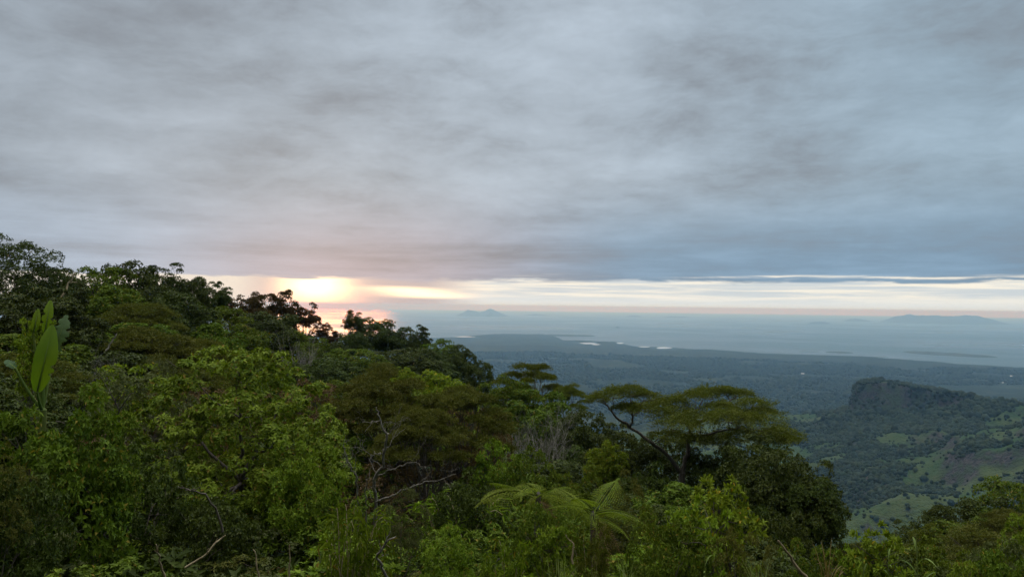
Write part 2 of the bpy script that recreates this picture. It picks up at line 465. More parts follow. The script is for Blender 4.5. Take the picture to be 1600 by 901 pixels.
def build_ground():
    azs = np.concatenate([np.radians(np.arange(-180, -42, 6)), np.radians(np.linspace(-42, 42, 900)), np.radians(np.arange(48, 180, 6))])
    rad = np.concatenate([[0.6], np.geomspace(1.5, 1000, 190), np.geomspace(1008, 3600, 240), np.geomspace(3630, 26000, 170)])
    A, R = np.meshgrid(azs, rad, indexing='ij')
    X, Y = R * np.sin(A), R * np.cos(A)
    Z = ground_z(X.ravel(), Y.ravel()).reshape(X.shape)
    na, nr = X.shape
    v = np.stack([X, Y, Z], -1).reshape(-1, 3)
    v = np.concatenate([v, [[0, 0, -1.8]]])
    ii, jj = np.meshgrid(np.arange(na), np.arange(nr - 1), indexing='ij')
    i2 = (ii + 1) % na
    a, b, c, d = ii * nr + jj, ii * nr + jj + 1, i2 * nr + jj + 1, i2 * nr + jj
    f = np.concatenate([np.stack([a, b, c], -1).reshape(-1, 3), np.stack([a, c, d], -1).reshape(-1, 3)])
    i = np.arange(na)
    f = np.concatenate([f, np.stack([np.full(na, na * nr), i * nr, ((i + 1) % na) * nr], -1)])
    mb = MB(); mb.add(v, f)
    mt = bpy.data.materials.new('ground'); mt.use_nodes = True
    n = NT(mt.node_tree)
    ge = n.new('ShaderNodeNewGeometry')
    at_f = n.new('ShaderNodeAttribute', attribute_name='forest')
    at_s = n.new('ShaderNodeAttribute', attribute_name='steep')
    at_d = n.new('ShaderNodeAttribute', attribute_name='open_land')
    pos = ge.outputs['Position']
    n1 = n.noise(pos, 0.006, 5.0, 0.6)
    n2 = n.noise(pos, 0.03, 5.0, 0.65)
    n3 = n.noise(pos, 0.12, 3.0, 0.6)
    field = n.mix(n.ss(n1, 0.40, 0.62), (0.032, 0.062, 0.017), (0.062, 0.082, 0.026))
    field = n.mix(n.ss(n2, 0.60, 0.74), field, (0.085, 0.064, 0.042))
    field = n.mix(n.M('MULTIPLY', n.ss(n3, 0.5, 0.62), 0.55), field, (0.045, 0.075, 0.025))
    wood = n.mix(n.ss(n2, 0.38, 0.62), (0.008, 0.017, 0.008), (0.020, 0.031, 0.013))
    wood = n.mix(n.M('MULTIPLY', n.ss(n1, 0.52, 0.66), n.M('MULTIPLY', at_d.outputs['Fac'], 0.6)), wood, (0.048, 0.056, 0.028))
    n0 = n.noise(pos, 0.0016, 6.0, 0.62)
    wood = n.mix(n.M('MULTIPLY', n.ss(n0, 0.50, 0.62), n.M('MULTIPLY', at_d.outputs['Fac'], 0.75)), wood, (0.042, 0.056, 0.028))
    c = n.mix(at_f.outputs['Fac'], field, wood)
    rock = n.mix(n.ss(n3, 0.4, 0.6), (0.030, 0.027, 0.026), (0.066, 0.056, 0.052))
    rock = n.mix(n.ss(n2, 0.44, 0.56), rock, (0.032, 0.046, 0.020))
    c = n.mix(n.ss(at_s.outputs['Fac'], 0.55, 0.95), c, rock)
    p = n.new('ShaderNodeBsdfPrincipled')
    n.put(p.inputs['Base Color'], c)
    p.inputs['Roughness'].default_value = 0.95
    p.inputs['Specular IOR Level'].default_value = 0.1
    bp = n.new('ShaderNodeBump')
    bp.inputs['Strength'].default_value = 0.9
    bp.inputs['Distance'].default_value = 14.0
    n.put(bp.inputs['Height'], n.M('MULTIPLY', n.M('ADD', n2, n.M('MULTIPLY', n3, 0.5)), at_d.outputs['Fac']))
    n.t.links.new(bp.outputs[0], p.inputs['Normal'])
    o = n.new('ShaderNodeOutputMaterial')
    n.t.links.new(p.outputs[0], o.inputs[0])
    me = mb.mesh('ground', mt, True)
    dz_r = np.gradient(Z, axis=1) / np.gradient(R, axis=1)
    dz_a = np.gradient(Z, axis=0) / np.maximum(R * np.gradient(A, axis=0), 1e-6)
    steep = np.hypot(dz_r, dz_a)
    D = R
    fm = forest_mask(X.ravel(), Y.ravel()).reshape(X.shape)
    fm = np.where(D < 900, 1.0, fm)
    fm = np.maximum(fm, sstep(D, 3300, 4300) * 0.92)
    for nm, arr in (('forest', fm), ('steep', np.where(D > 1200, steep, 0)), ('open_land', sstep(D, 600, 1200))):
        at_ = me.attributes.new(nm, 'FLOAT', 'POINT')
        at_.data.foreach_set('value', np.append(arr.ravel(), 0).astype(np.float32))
    o = link('ground', me)
    tag(o, kind='structure')

build_ground()

# sea
def build_sea():
    azs = np.radians(np.arange(0, 360, 3.0))
    rad = np.array([4000, 8000, 16000, 32000, 60000, 92000.0])
    A, R = np.meshgrid(azs, rad, indexing='ij')
    na, nr = A.shape
    v = np.stack([R * np.sin(A), R * np.cos(A), np.full_like(R, SEA)], -1).reshape(-1, 3)
    ii, jj = np.meshgrid(np.arange(na), np.arange(nr - 1), indexing='ij')
    i2 = (ii + 1) % na
    a, b, c, d = ii * nr + jj, ii * nr + jj + 1, i2 * nr + jj + 1, i2 * nr + jj
    f = np.concatenate([np.stack([a, c, b], -1).reshape(-1, 3), np.stack([a, d, c], -1).reshape(-1, 3)])
    mb = MB(); mb.add(v, f)
    mt = bpy.data.materials.new('sea_water'); mt.use_nodes = True
    n = NT(mt.node_tree)
    ge = n.new('ShaderNodeNewGeometry')
    big = n.noise(ge.outputs['Position'], 0.00025, 4.0, 0.55, 0.6)
    p = n.new('ShaderNodeBsdfPrincipled')
    n.put(p.inputs['Base Color'], n.mix(n.ss(big, 0.35, 0.65), (0.020, 0.050, 0.065), (0.035, 0.080, 0.090)))
    n.put(p.inputs['Roughness'], n.ss(big, 0.35, 0.65, 0.27, 0.45))
    p.inputs['IOR'].default_value = 1.33
    bp = n.new('ShaderNodeBump')
    bp.inputs['Strength'].default_value = 0.25
    bp.inputs['Distance'].default_value = 2.0
    n.put(bp.inputs['Height'], n.noise(ge.outputs['Position'], 0.02, 5.0, 0.6))
    n.t.links.new(bp.outputs[0], p.inputs['Normal'])
    o = n.new('ShaderNodeOutputMaterial')
    n.t.links.new(p.outputs[0], o.inputs[0])
    tag(link('sea', mb.mesh('sea', mt)), kind='structure')
    return mt

SEA_MAT = build_sea()

# ---- islands out at sea
def plain_mat(name, a, b, scale, rough=0.9):
    mt = bpy.data.materials.new(name); mt.use_nodes = True
    n = NT(mt.node_tree)
    ge = n.new('ShaderNodeNewGeometry')
    p = n.new('ShaderNodeBsdfPrincipled')
    n.put(p.inputs['Base Color'], n.mix(n.ss(n.noise(ge.outputs['Position'], scale, 5.0, 0.6), 0.4, 0.6), a, b))
    p.inputs['Roughness'].default_value = rough
    o = n.new('ShaderNodeOutputMaterial')
    n.t.links.new(p.outputs[0], o.inputs[0])
    return mt

ISLE_MAT = plain_mat('island_forest', (0.016, 0.028, 0.014), (0.035, 0.045, 0.024), 0.004)
def island(px0, px1, d, prof, depth, label, base_y=None, seed=0, tilt=0.0):
    """a low landform from px0 to px1, its crest heights (m above the sea) given along its length"""
    if base_y is not None:
        v = ray((px0 + px1) / 2, base_y)
        d = SEA / v[2] * math.hypot(v[0], v[1])
    x0, y0 = xy_at(px0, d); x1, y1 = xy_at(px1, d)
    cx, cy = (x0 + x1) / 2, (y0 + y1) / 2
    L = math.hypot(x1 - x0, y1 - y0)
    tx, ty = (x1 - x0) / L, (y1 - y0) / L
    nx_, ny_ = 90, 30
    s = np.linspace(-1, 1, nx_)[:, None] * np.ones((1, ny_))
    t = np.ones((nx_, 1)) * np.linspace(-1, 1, ny_)[None, :]
    crest = np.interp(s, np.linspace(-1, 1, len(prof)), prof)
    half = depth * np.sqrt(np.clip(1 - s ** 2, 0.0, 1)) * (0.75 + 0.5 * fbm(s * 3 + seed, t * 0 + seed, 3, seed)) + 1
    h = crest * np.clip(1 - np.abs(t) ** 1.7, 0, 1) * (0.66 + 0.52 * fbm(s * 7 + seed, t * 3, 5, seed + 5))
    h = h * np.clip((1 - np.abs(s)) * 9, 0, 1) ** 0.6
    edge = (np.abs(t) > 0.999) | (np.abs(s) > 0.999)
    h = np.where(edge, -6, h)
    h = np.minimum(h * (0.80 if d > 40000 else 1), 608)
    off = t * half + tilt * s * L / 2
    X = s * L / 2 * tx + off * -ty
    Y = s * L / 2 * ty + off * tx
    v = np.stack([X, Y, h], -1).reshape(-1, 3)
    ii, jj = np.meshgrid(np.arange(nx_ - 1), np.arange(ny_ - 1), indexing='ij')
    a = ii * ny_ + jj
    f = np.concatenate([np.stack([a, a + ny_, a + ny_ + 1], -1).reshape(-1, 3), np.stack([a, a + ny_ + 1, a + 1], -1).reshape(-1, 3)])
    mb = MB(); mb.add(v, f)
    o = link('island', mb.mesh('island', ISLE_MAT, True))
    o.location = (cx, cy, SEA)
    tag(o, label, None, 'islands off the coast', 'structure')

island(712, 796, 45000, [10, 150, 300, 500, 390, 290, 370, 570, 430, 280, 150, 20], 2200, 'hazy double-peaked island under the sunset glow', seed=1)
island(1374, 1580, 45000, [40, 160, 300, 420, 540, 590, 490, 410, 450, 480, 470, 460, 480, 560, 540, 400, 300, 240, 120, 30], 3600, 'long pale mountainous island on the horizon at far right', seed=2)
island(1318, 1362, 45000, [40, 140, 190, 170, 120, 40], 900, 'small low hazy island just left of the mountainous one', seed=3)
island(1263, 1298, 0, [40, 80, 95, 95, 90, 50], 600, 'small dark flat island out in open water at right', base_y=506, seed=4)
island(820, 858, 50000, [20, 100, 130, 80, 20], 700, 'faint low island right of the double-peaked one', seed=5)
island(978, 1004, 50000, [20, 110, 120, 20], 600, 'faint islet on the horizon above mid sea', seed=6)
island(1038, 1078, 50000, [20, 120, 60, 110, 30], 600, 'faint pair of humps on the horizon right of centre', seed=7)
island(962, 969, 0, [10, 40, 36, 10], 50, 'tiny dark islet alone in the middle of the bay', base_y=512, seed=8)
island(1408, 1558, 0, [8, 22, 26, 24, 26, 22, 18, 8], 420, 'long flat dark mangrove island close to shore at right', base_y=553.5, seed=9, tilt=-0.55)
island(1290, 1334, 0, [5, 14, 15, 14, 5], 160, 'short flat mangrove strip close to shore', base_y=550.5, seed=10)
island(846, 932, 0, [12, 24, 24, 22, 20, 16, 8], 480, 'narrow wooded spit pointing right from the coast', base_y=524.2, seed=11)

# bright tidal ponds behind the shore
def pond(px, py, wpx, hpx, seed):
    v = ray(px, py)
    d = (SEA + 9) / v[2] * math.hypot(v[0], v[1])
    cx, cy = xy_at(px, d)
    zz = gz(cx, cy) + 3
    wr, dr = wpx / F * d / 2, hpx / F * d * d / 600 / 2
    th = np.linspace(0, 2 * np.pi, 40, endpoint=False)
    rr = 0.6 + 0.7 * fbm(np.cos(th) * 1.5 + seed, np.sin(th) * 1.5, 3, seed)
    a = math.atan2(cx, cy)
    lx, ly = np.cos(th) * wr * rr, np.sin(th) * dr * rr
    X = lx * math.cos(a) + ly * math.sin(a)
    Y = -lx * math.sin(a) + ly * math.cos(a)
    v = np.concatenate([np.stack([X, Y, X * 0], -1), [[0, 0, 0]]])
    i = np.arange(40)
    mb = MB(); mb.add(v, np.stack([i, np.roll(i, -1), i * 0 + 40], -1)[:, [0, 2, 1]])
    o = link('pond', mb.mesh('pond', POND_MAT))
    o.location = (cx, cy, zz)
    tag(o, kind='structure')

POND_MAT = plain_mat('pond_sky_paint', (0.46, 0.48, 0.50), (0.60, 0.61, 0.61), 0.002, 0.12)  # sky reflection on the ponds painted as a near-white base colour
for i_, a_ in enumerate([(919, 536.6, 26, 2.6), (932, 538.4, 14, 1.8), (1038, 543.5, 26, 3.0), (1008, 541.6, 18, 1.6), (727, 526.2, 34, 2.0), (970, 536.4, 12, 1.6)]):
    pond(*a_, seed=i_ + 3)

# ---------------------------------------------------------------- haze
hb = MB()
Hh, zt, zb = 96000.0, 30.0, -650.0
hv = [(sx * Hh, sy * Hh, z) for z in (zb, zt) for sx, sy in ((-1, -1), (1, -1), (1, 1), (-1, 1))]
hf = []
for a, b, c, d in ((0, 3, 2, 1), (4, 5, 6, 7), (0, 1, 5, 4), (1, 2, 6, 5), (2, 3, 7, 6), (3, 0, 4, 7)):
    hf += [(a, b, c), (a, c, d)]
hb.add(hv, hf)
hm = bpy.data.materials.new('haze'); hm.use_nodes = True
n = NT(hm.node_tree)
pv = n.new('ShaderNodeVolumePrincipled')
pv.inputs['Color'].default_value = (0.31, 0.62, 1.0, 1)
pv.inputs['Absorption Color'].default_value = (1, 1, 1, 1)
pv.inputs['Density'].default_value = 4.8e-5
pv.inputs['Anisotropy'].default_value = 0.38
o_ = n.new('ShaderNodeOutputMaterial')
n.t.links.new(pv.outputs[0], o_.inputs['Volume'])
tag(link('haze', hb.mesh('haze', hm)), kind='stuff')

# ---------------------------------------------------------------- plant geometry
def leaves(mb, P, A, N, L, Wd, fold=0.25, bend=0.15, rich=False):
    P = np.asarray(P, float); A = nrm(np.asarray(A, float))
    S = nrm(np.cross(A, N)); N = np.cross(S, A)
    L = np.broadcast_to(np.asarray(L, float), (len(P),))[:, None]
    Wd = np.broadcast_to(np.asarray(Wd, float), (len(P),))[:, None]
    n_ = len(P)
    if not rich:
        mid = P + A * L * 0.45
        up = N * Wd * fold
        v = np.stack([P, mid + S * Wd / 2 + up, mid - S * Wd / 2 + up, P + A * L - N * L * bend], 1)
        t = np.array([[0, 2, 3], [0, 3, 1]])
        kk = 4
    else:
        m1 = P + A * L * 0.28 - N * L * bend * 0.05
        m2 = P + A * L * 0.65 - N * L * bend * 0.35
        up = N * Wd * fold
        v = np.stack([P, m1, m1 + S * Wd * 0.43 + up, m1 - S * Wd * 0.43 + up, m2, m2 + S * Wd * 0.40 + up * .9, m2 - S * Wd * 0.40 + up * .9, P + A * L - N * L * bend], 1)
        t = np.array([[0, 1, 2], [0, 3, 1], [1, 4, 5], [1, 5, 2], [1, 3, 6], [1, 6, 4], [4, 7, 5], [4, 6, 7]])
        kk = 8
    f = (np.arange(n_)[:, None, None] * kk + t[None]).reshape(-1, 3)
    mb.add(v.reshape(-1, 3), f)

def tube(mb, pts, rad, sides=6):
    pts = np.asarray(pts, float)
    rad = np.broadcast_to(np.asarray(rad, float), (len(pts),))
    tang = nrm(np.gradient(pts, axis=0))
    ref = np.array([0.31, 0.87, 0.13])
    a = nrm(np.cross(tang, ref)); b = np.cross(tang, a)
    th = np.linspace(0, 2 * np.pi, sides, endpoint=False)
    ring = a[:, None, :] * np.cos(th)[None, :, None] + b[:, None, :] * np.sin(th)[None, :, None]
    v = pts[:, None, :] + ring * rad[:, None, None]
    n_ = len(pts)
    ii, jj = np.meshgrid(np.arange(n_ - 1), np.arange(sides), indexing='ij')
    j2 = (jj + 1) % sides
    p, q_, r_, s_ = ii * sides + jj, ii * sides + j2, (ii + 1) * sides + j2, (ii + 1) * sides + jj
    f = np.concatenate([np.stack([p, q_, r_], -1).reshape(-1, 3), np.stack([p, r_, s_], -1).reshape(-1, 3)])
    tip = np.array([[k_, (k_ + 1) % sides, sides] for k_ in range(sides)])
    mb.add(v.reshape(-1, 3), f)
    mb.add(np.concatenate([v[-1], pts[-1:] + tang[-1:] * rad[-1]]), tip)

def limb(mb, rng, a, b, r0, r1, sag=0.1, wob=0.06, seg=6, sides=6):
    a = np.asarray(a, float); b = np.asarray(b, float)
    L = np.linalg.norm(b - a)
    t = np.linspace(0, 1, seg)[:, None]
    p = a * (1 - t) + b * t
    p[:, 2] += (np.sin(t[:, 0] * np.pi) * -sag * L)
    jit = rng.normal(0, wob * L, (seg, 3)) * np.sin(t * np.pi)
    p = p + jit
    tube(mb, p, np.linspace(r0, r1, seg), sides)
    return p

def sphere_dirs(rng, n_, zmin=-1.0):
    i = np.arange(n_) + 0.5
    z = 1 - (1 - zmin) * i / n_
    th = i * 2.399963 + rng.uniform(0, 6.28)
    r = np.sqrt(np.clip(1 - z * z, 0, 1))
    d = np.stack([r * np.cos(th), r * np.sin(th), z], -1)
    return nrm(d + rng.normal(0, 0.13, d.shape))

def sprigs(mb, rng, C, OUT, rc, K, m_, L, wr, spread=0.9, droop=0.25, upb=0.5, squash=0.75, rich=False, fold=0.2, bend=0.2):
    """whorls of leaves spread over clumps C (centres) that face OUT"""
    nC = len(C)
    rc = np.broadcast_to(np.asarray(rc, float), (nC,))
    c = np.repeat(C, K, 0); o = np.repeat(OUT, K, 0); r = np.repeat(rc, K)[:, None]
    v = nrm(rng.normal(0, 0.75, c.shape) + o * 0.55 + np.array([0, 0, upb]))
    pos = c + v * r * (rng.uniform(0.25, 1.0, (len(c), 1)) ** 0.5) * np.array([1, 1, squash])
    pos = np.repeat(pos, m_, 0); v = np.repeat(v, m_, 0)
    a = nrm(np.cross(v, np.array([0.3, 0.5, 0.81]))); b = np.cross(v, a)
    th = np.tile(np.arange(m_) * 2 * np.pi / m_, len(c)) + np.repeat(rng.uniform(0, 6.28, len(c)), m_) + rng.normal(0, 0.3, len(pos))
    side_ = a * np.cos(th)[:, None] + b * np.sin(th)[:, None]
    sp_ = np.clip(rng.normal(spread, 0.25, (len(pos), 1)), 0.1, 1.6)
    ax = nrm(v * np.cos(sp_) + side_ * np.sin(sp_) + np.array([0, 0, -1]) * droop * rng.uniform(0.4, 1.4, (len(pos), 1)))
    nn = nrm(v + np.array([0, 0, 0.5]) + rng.normal(0, 0.3, pos.shape))
    ll = L * rng.uniform(0.65, 1.25, len(pos))
    leaves(mb, pos, ax, nn, ll, ll * wr * rng.uniform(0.8, 1.2, len(pos)), fold, bend, rich)

def dome(rng, rx, z0, z1, n_, lump=0.3, zmin=-0.6, inner=0.25, belly=0.42, lumps=7):
    u = sphere_dirs(rng, n_, zmin)
    ld = sphere_dirs(rng, lumps, -0.3)
    near = np.max(u @ ld.T, 1)
    f = 1 - lump + lump * 1.35 * sstep(near, 0.72, 0.98)
    f = f * rng.uniform(0.90, 1.08, n_)
    f = np.where(rng.random(n_) < inner, f * rng.uniform(0.45, 0.8, n_), f)
    zc = z0 + (z1 - z0) * belly
    p = u * f[:, None]
    P = np.stack([p[:, 0] * rx, p[:, 1] * rx, zc + np.where(p[:, 2] > 0, p[:, 2] * (z1 - zc), p[:, 2] * (zc - z0))], -1)
    return P, u

class Kind:
    """a plant template: a list of parts (name, mesh), its height and width"""
    def __init__(s, name, parts, h, w):
        zs, rs = [], []
        for _, me in parts:
            c = np.empty(len(me.vertices) * 3, np.float32)
            me.vertices.foreach_get('co', c)
            c = c.reshape(-1, 3)
            zs.append(c[:, 2]); rs.append(np.hypot(c[:, 0], c[:, 1]))
        i = int(np.argmax([len(z) for z in zs])) if name != 'tree_fern' else 0
        z, r = (zs[i], rs[i]) if name != 'tree_fern' else (np.concatenate(zs), np.concatenate(rs))
        s.name, s.parts = name, parts
        s.h, s.w = float(np.percentile(z, 99.6)), float(2 * np.percentile(r, 97))

def trunk_mesh(rng, mb, tips, h, r0, fork=0.4, n_limb=9, lean=0.25):
    top = np.array([rng.normal(0, lean), rng.normal(0, lean), h * fork])
    base = np.array([0, 0, -0.5])
    limb(mb, rng, base, top, r0, r0 * 0.7, 0, 0.03, 6, 8)
    if len(tips):
        idx = rng.permutation(len(tips))[:n_limb]
        for i in idx:
            e = tips[i]
            mid = top + (e - top) * 0.45 + np.array([0, 0, 0.12 * np.linalg.norm(e - top)])
            limb(mb, rng, top, mid, r0 * 0.5, r0 * 0.28, 0, 0.05, 5, 6)
            limb(mb, rng, mid, e, r0 * 0.28, r0 * 0.07, -0.03, 0.05, 5, 5)
            for q_ in range(2):
                e2 = mid + (e - mid) * 0.7 + rng.normal(0, 0.12 * h, 3)
                limb(mb, rng, mid, e2, r0 * 0.18, r0 * 0.05, 0, 0.05, 4, 4)

def make_broad(seed, mat, h=6.0, w=5.0, clumps=75, K=20, m_=5, L=0.19, wr=0.40, z0f=0.22, lump=0.34, droop=0.25, spread=0.9, rc=0.5, bark='bark', name='tree', rich=False, squash=0.75, inner=0.25, zmin=-0.6, lumps=7):
    rng = np.random.default_rng(seed)
    C, O = dome(rng, w / 2 * 0.86, h * z0f, h - rc * 0.7, clumps, lump, zmin, inner, lumps=lumps)
    mb = MB()
    sprigs(mb, rng, C, O, rc * rng.uniform(0.7, 1.25, len(C)), K, m_, L, wr, spread, droop, rich=rich, squash=squash)
    tb = MB()
    trunk_mesh(rng, tb, C, h, 0.035 * h * 0.55, 0.42)
    return Kind(name, [('crown', mb.mesh('crown', MAT[mat])), ('trunk', tb.mesh('trunk', MAT[bark], True))], h, w)

def make_airy(seed, mat, h=7.0, w=5.0, limbs=20, per=7, K=70, m_=5, L=0.125, wr=0.45, rc=0.56, bark='darkbark', low=0.45):
    """open crown of tufts at the ends of bare limbs"""
    rng = np.random.default_rng(seed)
    top = np.array([rng.normal(0, .2), rng.normal(0, .2), h * 0.35])
    tb = MB(); limb(tb, rng, (0, 0, -0.5), top, 0.02 * h, 0.014 * h, 0, 0.03, 6, 7)
    C, O = [], []
    for i in range(limbs):
        a = i * 2.4 + rng.uniform(-.4, .4)
        zz = rng.uniform(low, 1.0)
        rr = w / 2 * math.sqrt(max(0.06, 1 - ((zz - 0.62) / 0.44) ** 2)) * rng.uniform(0.55, 1.0)
        e = np.array([math.cos(a) * rr, math.sin(a) * rr, h * zz * 0.96])
        p = limb(tb, rng, top, e, 0.010 * h, 0.003 * h, 0.08, 0.05, 7, 5)
        for j in range(per):
            c = p[-1 - (j % 3)] + rng.normal(0, 0.32, 3) * np.array([1, 1, .7])
            limb(tb, rng, p[-3], c, 0.003 * h, 0.0015 * h, 0, .05, 4, 4)
            C.append(c); O.append(nrm(e - top))
    mb = MB()
    sprigs(mb, rng, np.array(C), np.array(O), rc * rng.uniform(.7, 1.3, len(C)), K, m_, L, wr, 0.9, 0.1, squash=0.6)
    return Kind('tree', [('crown', mb.mesh('crown', MAT[mat])), ('trunk', tb.mesh('trunk', MAT[bark], True))], h, w)

def pad(mb, rng, c, rx, ry, th, n_, L=0.16, wr=0.22, ax=0.0):
    """a flat layer of fine feathery foliage"""
    r = np.sqrt(rng.random(n_)); t = rng.uniform(0, 6.283, n_)
    edge = 0.80 + 0.34 * np.sin(t * 2 + rng.uniform(0, 6)) * np.sin(t * 5 + rng.uniform(0, 6)) + rng.normal(0, .07, n_)
    x = r * np.cos(t) * rx * edge; y = r * np.sin(t) * ry * edge
    z = th * (1 - r ** 2) * 0.7 + rng.normal(0, th * 0.22, n_) + 0.10 * th * np.sin(x * 5 + c[0]) * np.cos(y * 5)
    P = np.stack([x * math.cos(ax) - y * math.sin(ax), x * math.sin(ax) + y * math.cos(ax), z], -1) + c
    o = nrm(np.stack([P[:, 0] - c[0], P[:, 1] - c[1], np.full(n_, 0.35 * rx)], -1) + rng.normal(0, .35 * rx, (n_, 3)))
    m_ = 5
    P = np.repeat(P, m_, 0); o = np.repeat(o, m_, 0)
    ax_ = nrm(o + rng.normal(0, 0.65, P.shape) * np.array([1, 1, .55]))
    nn = nrm(np.array([0, 0, 1.0]) + rng.normal(0, 0.35, P.shape))
    ll = L * rng.uniform(.6, 1.3, len(P))
    leaves(mb, P + rng.normal(0, L * 0.4, P.shape) * np.array([1, 1, .4]), ax_, nn, ll, ll * wr, 0.1, 0.25)

def make_layered(seed, mat, h=6.0, w=8.0, pads=34, per=260, bark='bark', low=0.42, L=0.17):
    rng = np.random.default_rng(seed)
    mb, tb = MB(), MB()
    top = np.array([rng.normal(0, .3), rng.normal(0, .3), h * 0.38])
    limb(tb, rng, (0, 0, -0.5), top, 0.028 * h, 0.02 * h, 0, 0.03, 6, 8)
    for i in range(pads):
        a = i * 2.4 + rng.uniform(-.3, .3)
        f = math.sqrt((i + 0.4) / pads)
        rr = w / 2 * 0.82 * f
        zz = h * (0.95 - (0.95 - low) * f ** 2 * rng.uniform(0.5, 1.1) - rng.uniform(0, .13))
        c = np.array([math.cos(a) * rr, math.sin(a) * rr, zz])
        R = w * rng.uniform(0.085, 0.145)
        p = limb(tb, rng, top, c - np.array([0, 0, 0.05]), 0.011 * h, 0.0035 * h, 0.10, 0.04, 7, 5)
        for _ in range(4):
            e = c + np.array([rng.normal(0, R * .5), rng.normal(0, R * .5), 0.02])
            limb(tb, rng, p[-2], e, 0.003 * h, 0.0012 * h, 0.05, .04, 4, 4)
        pad(mb, rng, c, R * 1.15, R * 0.9, R * rng.uniform(0.28, 0.42), per, L, ax=a)
    return Kind('tree', [('crown', mb.mesh('crown', MAT[mat])), ('trunk', tb.mesh('trunk', MAT[bark], True))], h, w)

def make_bamboo(seed, mat, h=2.4, w=2.2, canes=26, per=46, L=0.2, wr=0.13):
    """arching stems hung with narrow drooping leaves"""
    rng = np.random.default_rng(seed)
    mb, tb = MB(), MB()
    for i in range(canes):
        a = rng.uniform(0, 6.283); rr = w / 2 * rng.uniform(0.25, 1.0)
        zz = h * rng.uniform(0.55, 1.0) * (1 - 0.25 * (rr / (w / 2)) ** 2)
        e = np.array([math.cos(a) * rr, math.sin(a) * rr, zz * 0.9])
        b = np.array([rng.normal(0, .12), rng.normal(0, .12), -0.2])
        t = np.linspace(0, 1, 8)[:, None]
        ctrl = b * .35 + e * .65; ctrl[2] = zz * 1.12
        p = b * (1 - t) ** 2 + ctrl * 2 * t * (1 - t) + e * t ** 2
        tube(tb, p, np.linspace(0.014, 0.004, 8), 4)
        tt = rng.uniform(0.35, 1.0, per)[:, None]
        P = b * (1 - tt) ** 2 + ctrl * 2 * tt * (1 - tt) + e * tt ** 2 + rng.normal(0, 0.05, (per, 3))
        T = nrm(2 * (1 - tt) * (ctrl - b) + 2 * tt * (e - ctrl))
        A = nrm(T * 0.7 + rng.normal(0, 0.55, (per, 3)) + np.array([0, 0, -0.45]))
        ll = L * rng.uniform(.6, 1.2, per)
        leaves(mb, P, A, nrm(np.array([0, 0, 1.]) + rng.normal(0, .4, (per, 3))), ll, ll * wr * rng.uniform(.8, 1.2, per), 0.15, 0.25)
    return Kind('shrub', [('foliage', mb.mesh('foliage', MAT[mat])), ('stems', tb.mesh('stems', MAT['tan'], True))], h, w)

def make_sapling(seed, mat, h=2.0, w=1.3, stems=9, whorls=16, m_=8, L=0.095, wr=0.40):
    """upright stems with rosettes of leaves at the tips"""
    rng = np.random.default_rng(seed)
    mb, tb = MB(), MB()
    C, O = [], []
    for i in range(stems):
        a = rng.uniform(0, 6.283); rr = w * 0.30 * rng.uniform(.2, 1)
        e = np.array([math.cos(a) * rr, math.sin(a) * rr, h * rng.uniform(.72, .97)])
        p = limb(tb, rng, (rng.normal(0, .05), rng.normal(0, .05), -.2), e, 0.022, 0.007, 0, 0.03, 8, 5)
        C.append(p[-1]); O.append(np.array([0, 0, 1.]))
        for j in range(whorls):
            q_ = p[rng.integers(2, 8)]
            b = q_ + np.array([rng.normal(0, w * .2), rng.normal(0, w * .2), rng.uniform(0.02, .25)])
            limb(tb, rng, q_, b, 0.008, 0.003, 0, .04, 4, 4)
            C.append(b); O.append(nrm(b - q_))
    C, O = np.array(C), np.array(O)
    sprigs(mb, rng, C, O, 0.12, 5, m_, L, wr, 1.0, 0.08, upb=0.9, rich=True, bend=.12)
    return Kind('shrub', [('foliage', mb.mesh('foliage', MAT[mat])), ('stems', tb.mesh('stems', MAT['bark'], True))], h, w)

def bare_branches(tb, rng, a, e, r, depth, spread=0.5):
    p = limb(tb, rng, a, e, r, r * 0.55, -0.04, 0.07, 6, 5)
    if depth == 0:
        return
    L = np.linalg.norm(np.asarray(e) - a)
    for j in range(3 if depth > 1 else 4):
        s = p[rng.integers(2, 6)]
        d = nrm(nrm(np.asarray(e) - a) + rng.normal(0, spread, 3) + np.array([0, 0, .15]))
        bare_branches(tb, rng, s, s + d * L * rng.uniform(.45, .75), r * 0.5, depth - 1, spread)

def make_bare(seed, h=4.0, w=4.0, stems=11, mat='palebark', depth=3, r=0.042):
    rng = np.random.default_rng(seed)
    tb = MB()
    for i in range(stems):
        a = i * 6.283 / stems + rng.uniform(-.4, .4)
        e = np.array([math.cos(a) * w * .26, math.sin(a) * w * .26, h * rng.uniform(.45, .65)])
        bare_branches(tb, rng, np.array([rng.normal(0, .1), rng.normal(0, .1), -.3]), e, r, depth)
    return Kind('bare_shrub', [('branches', tb.mesh('branches', MAT[mat], True))], h, w)

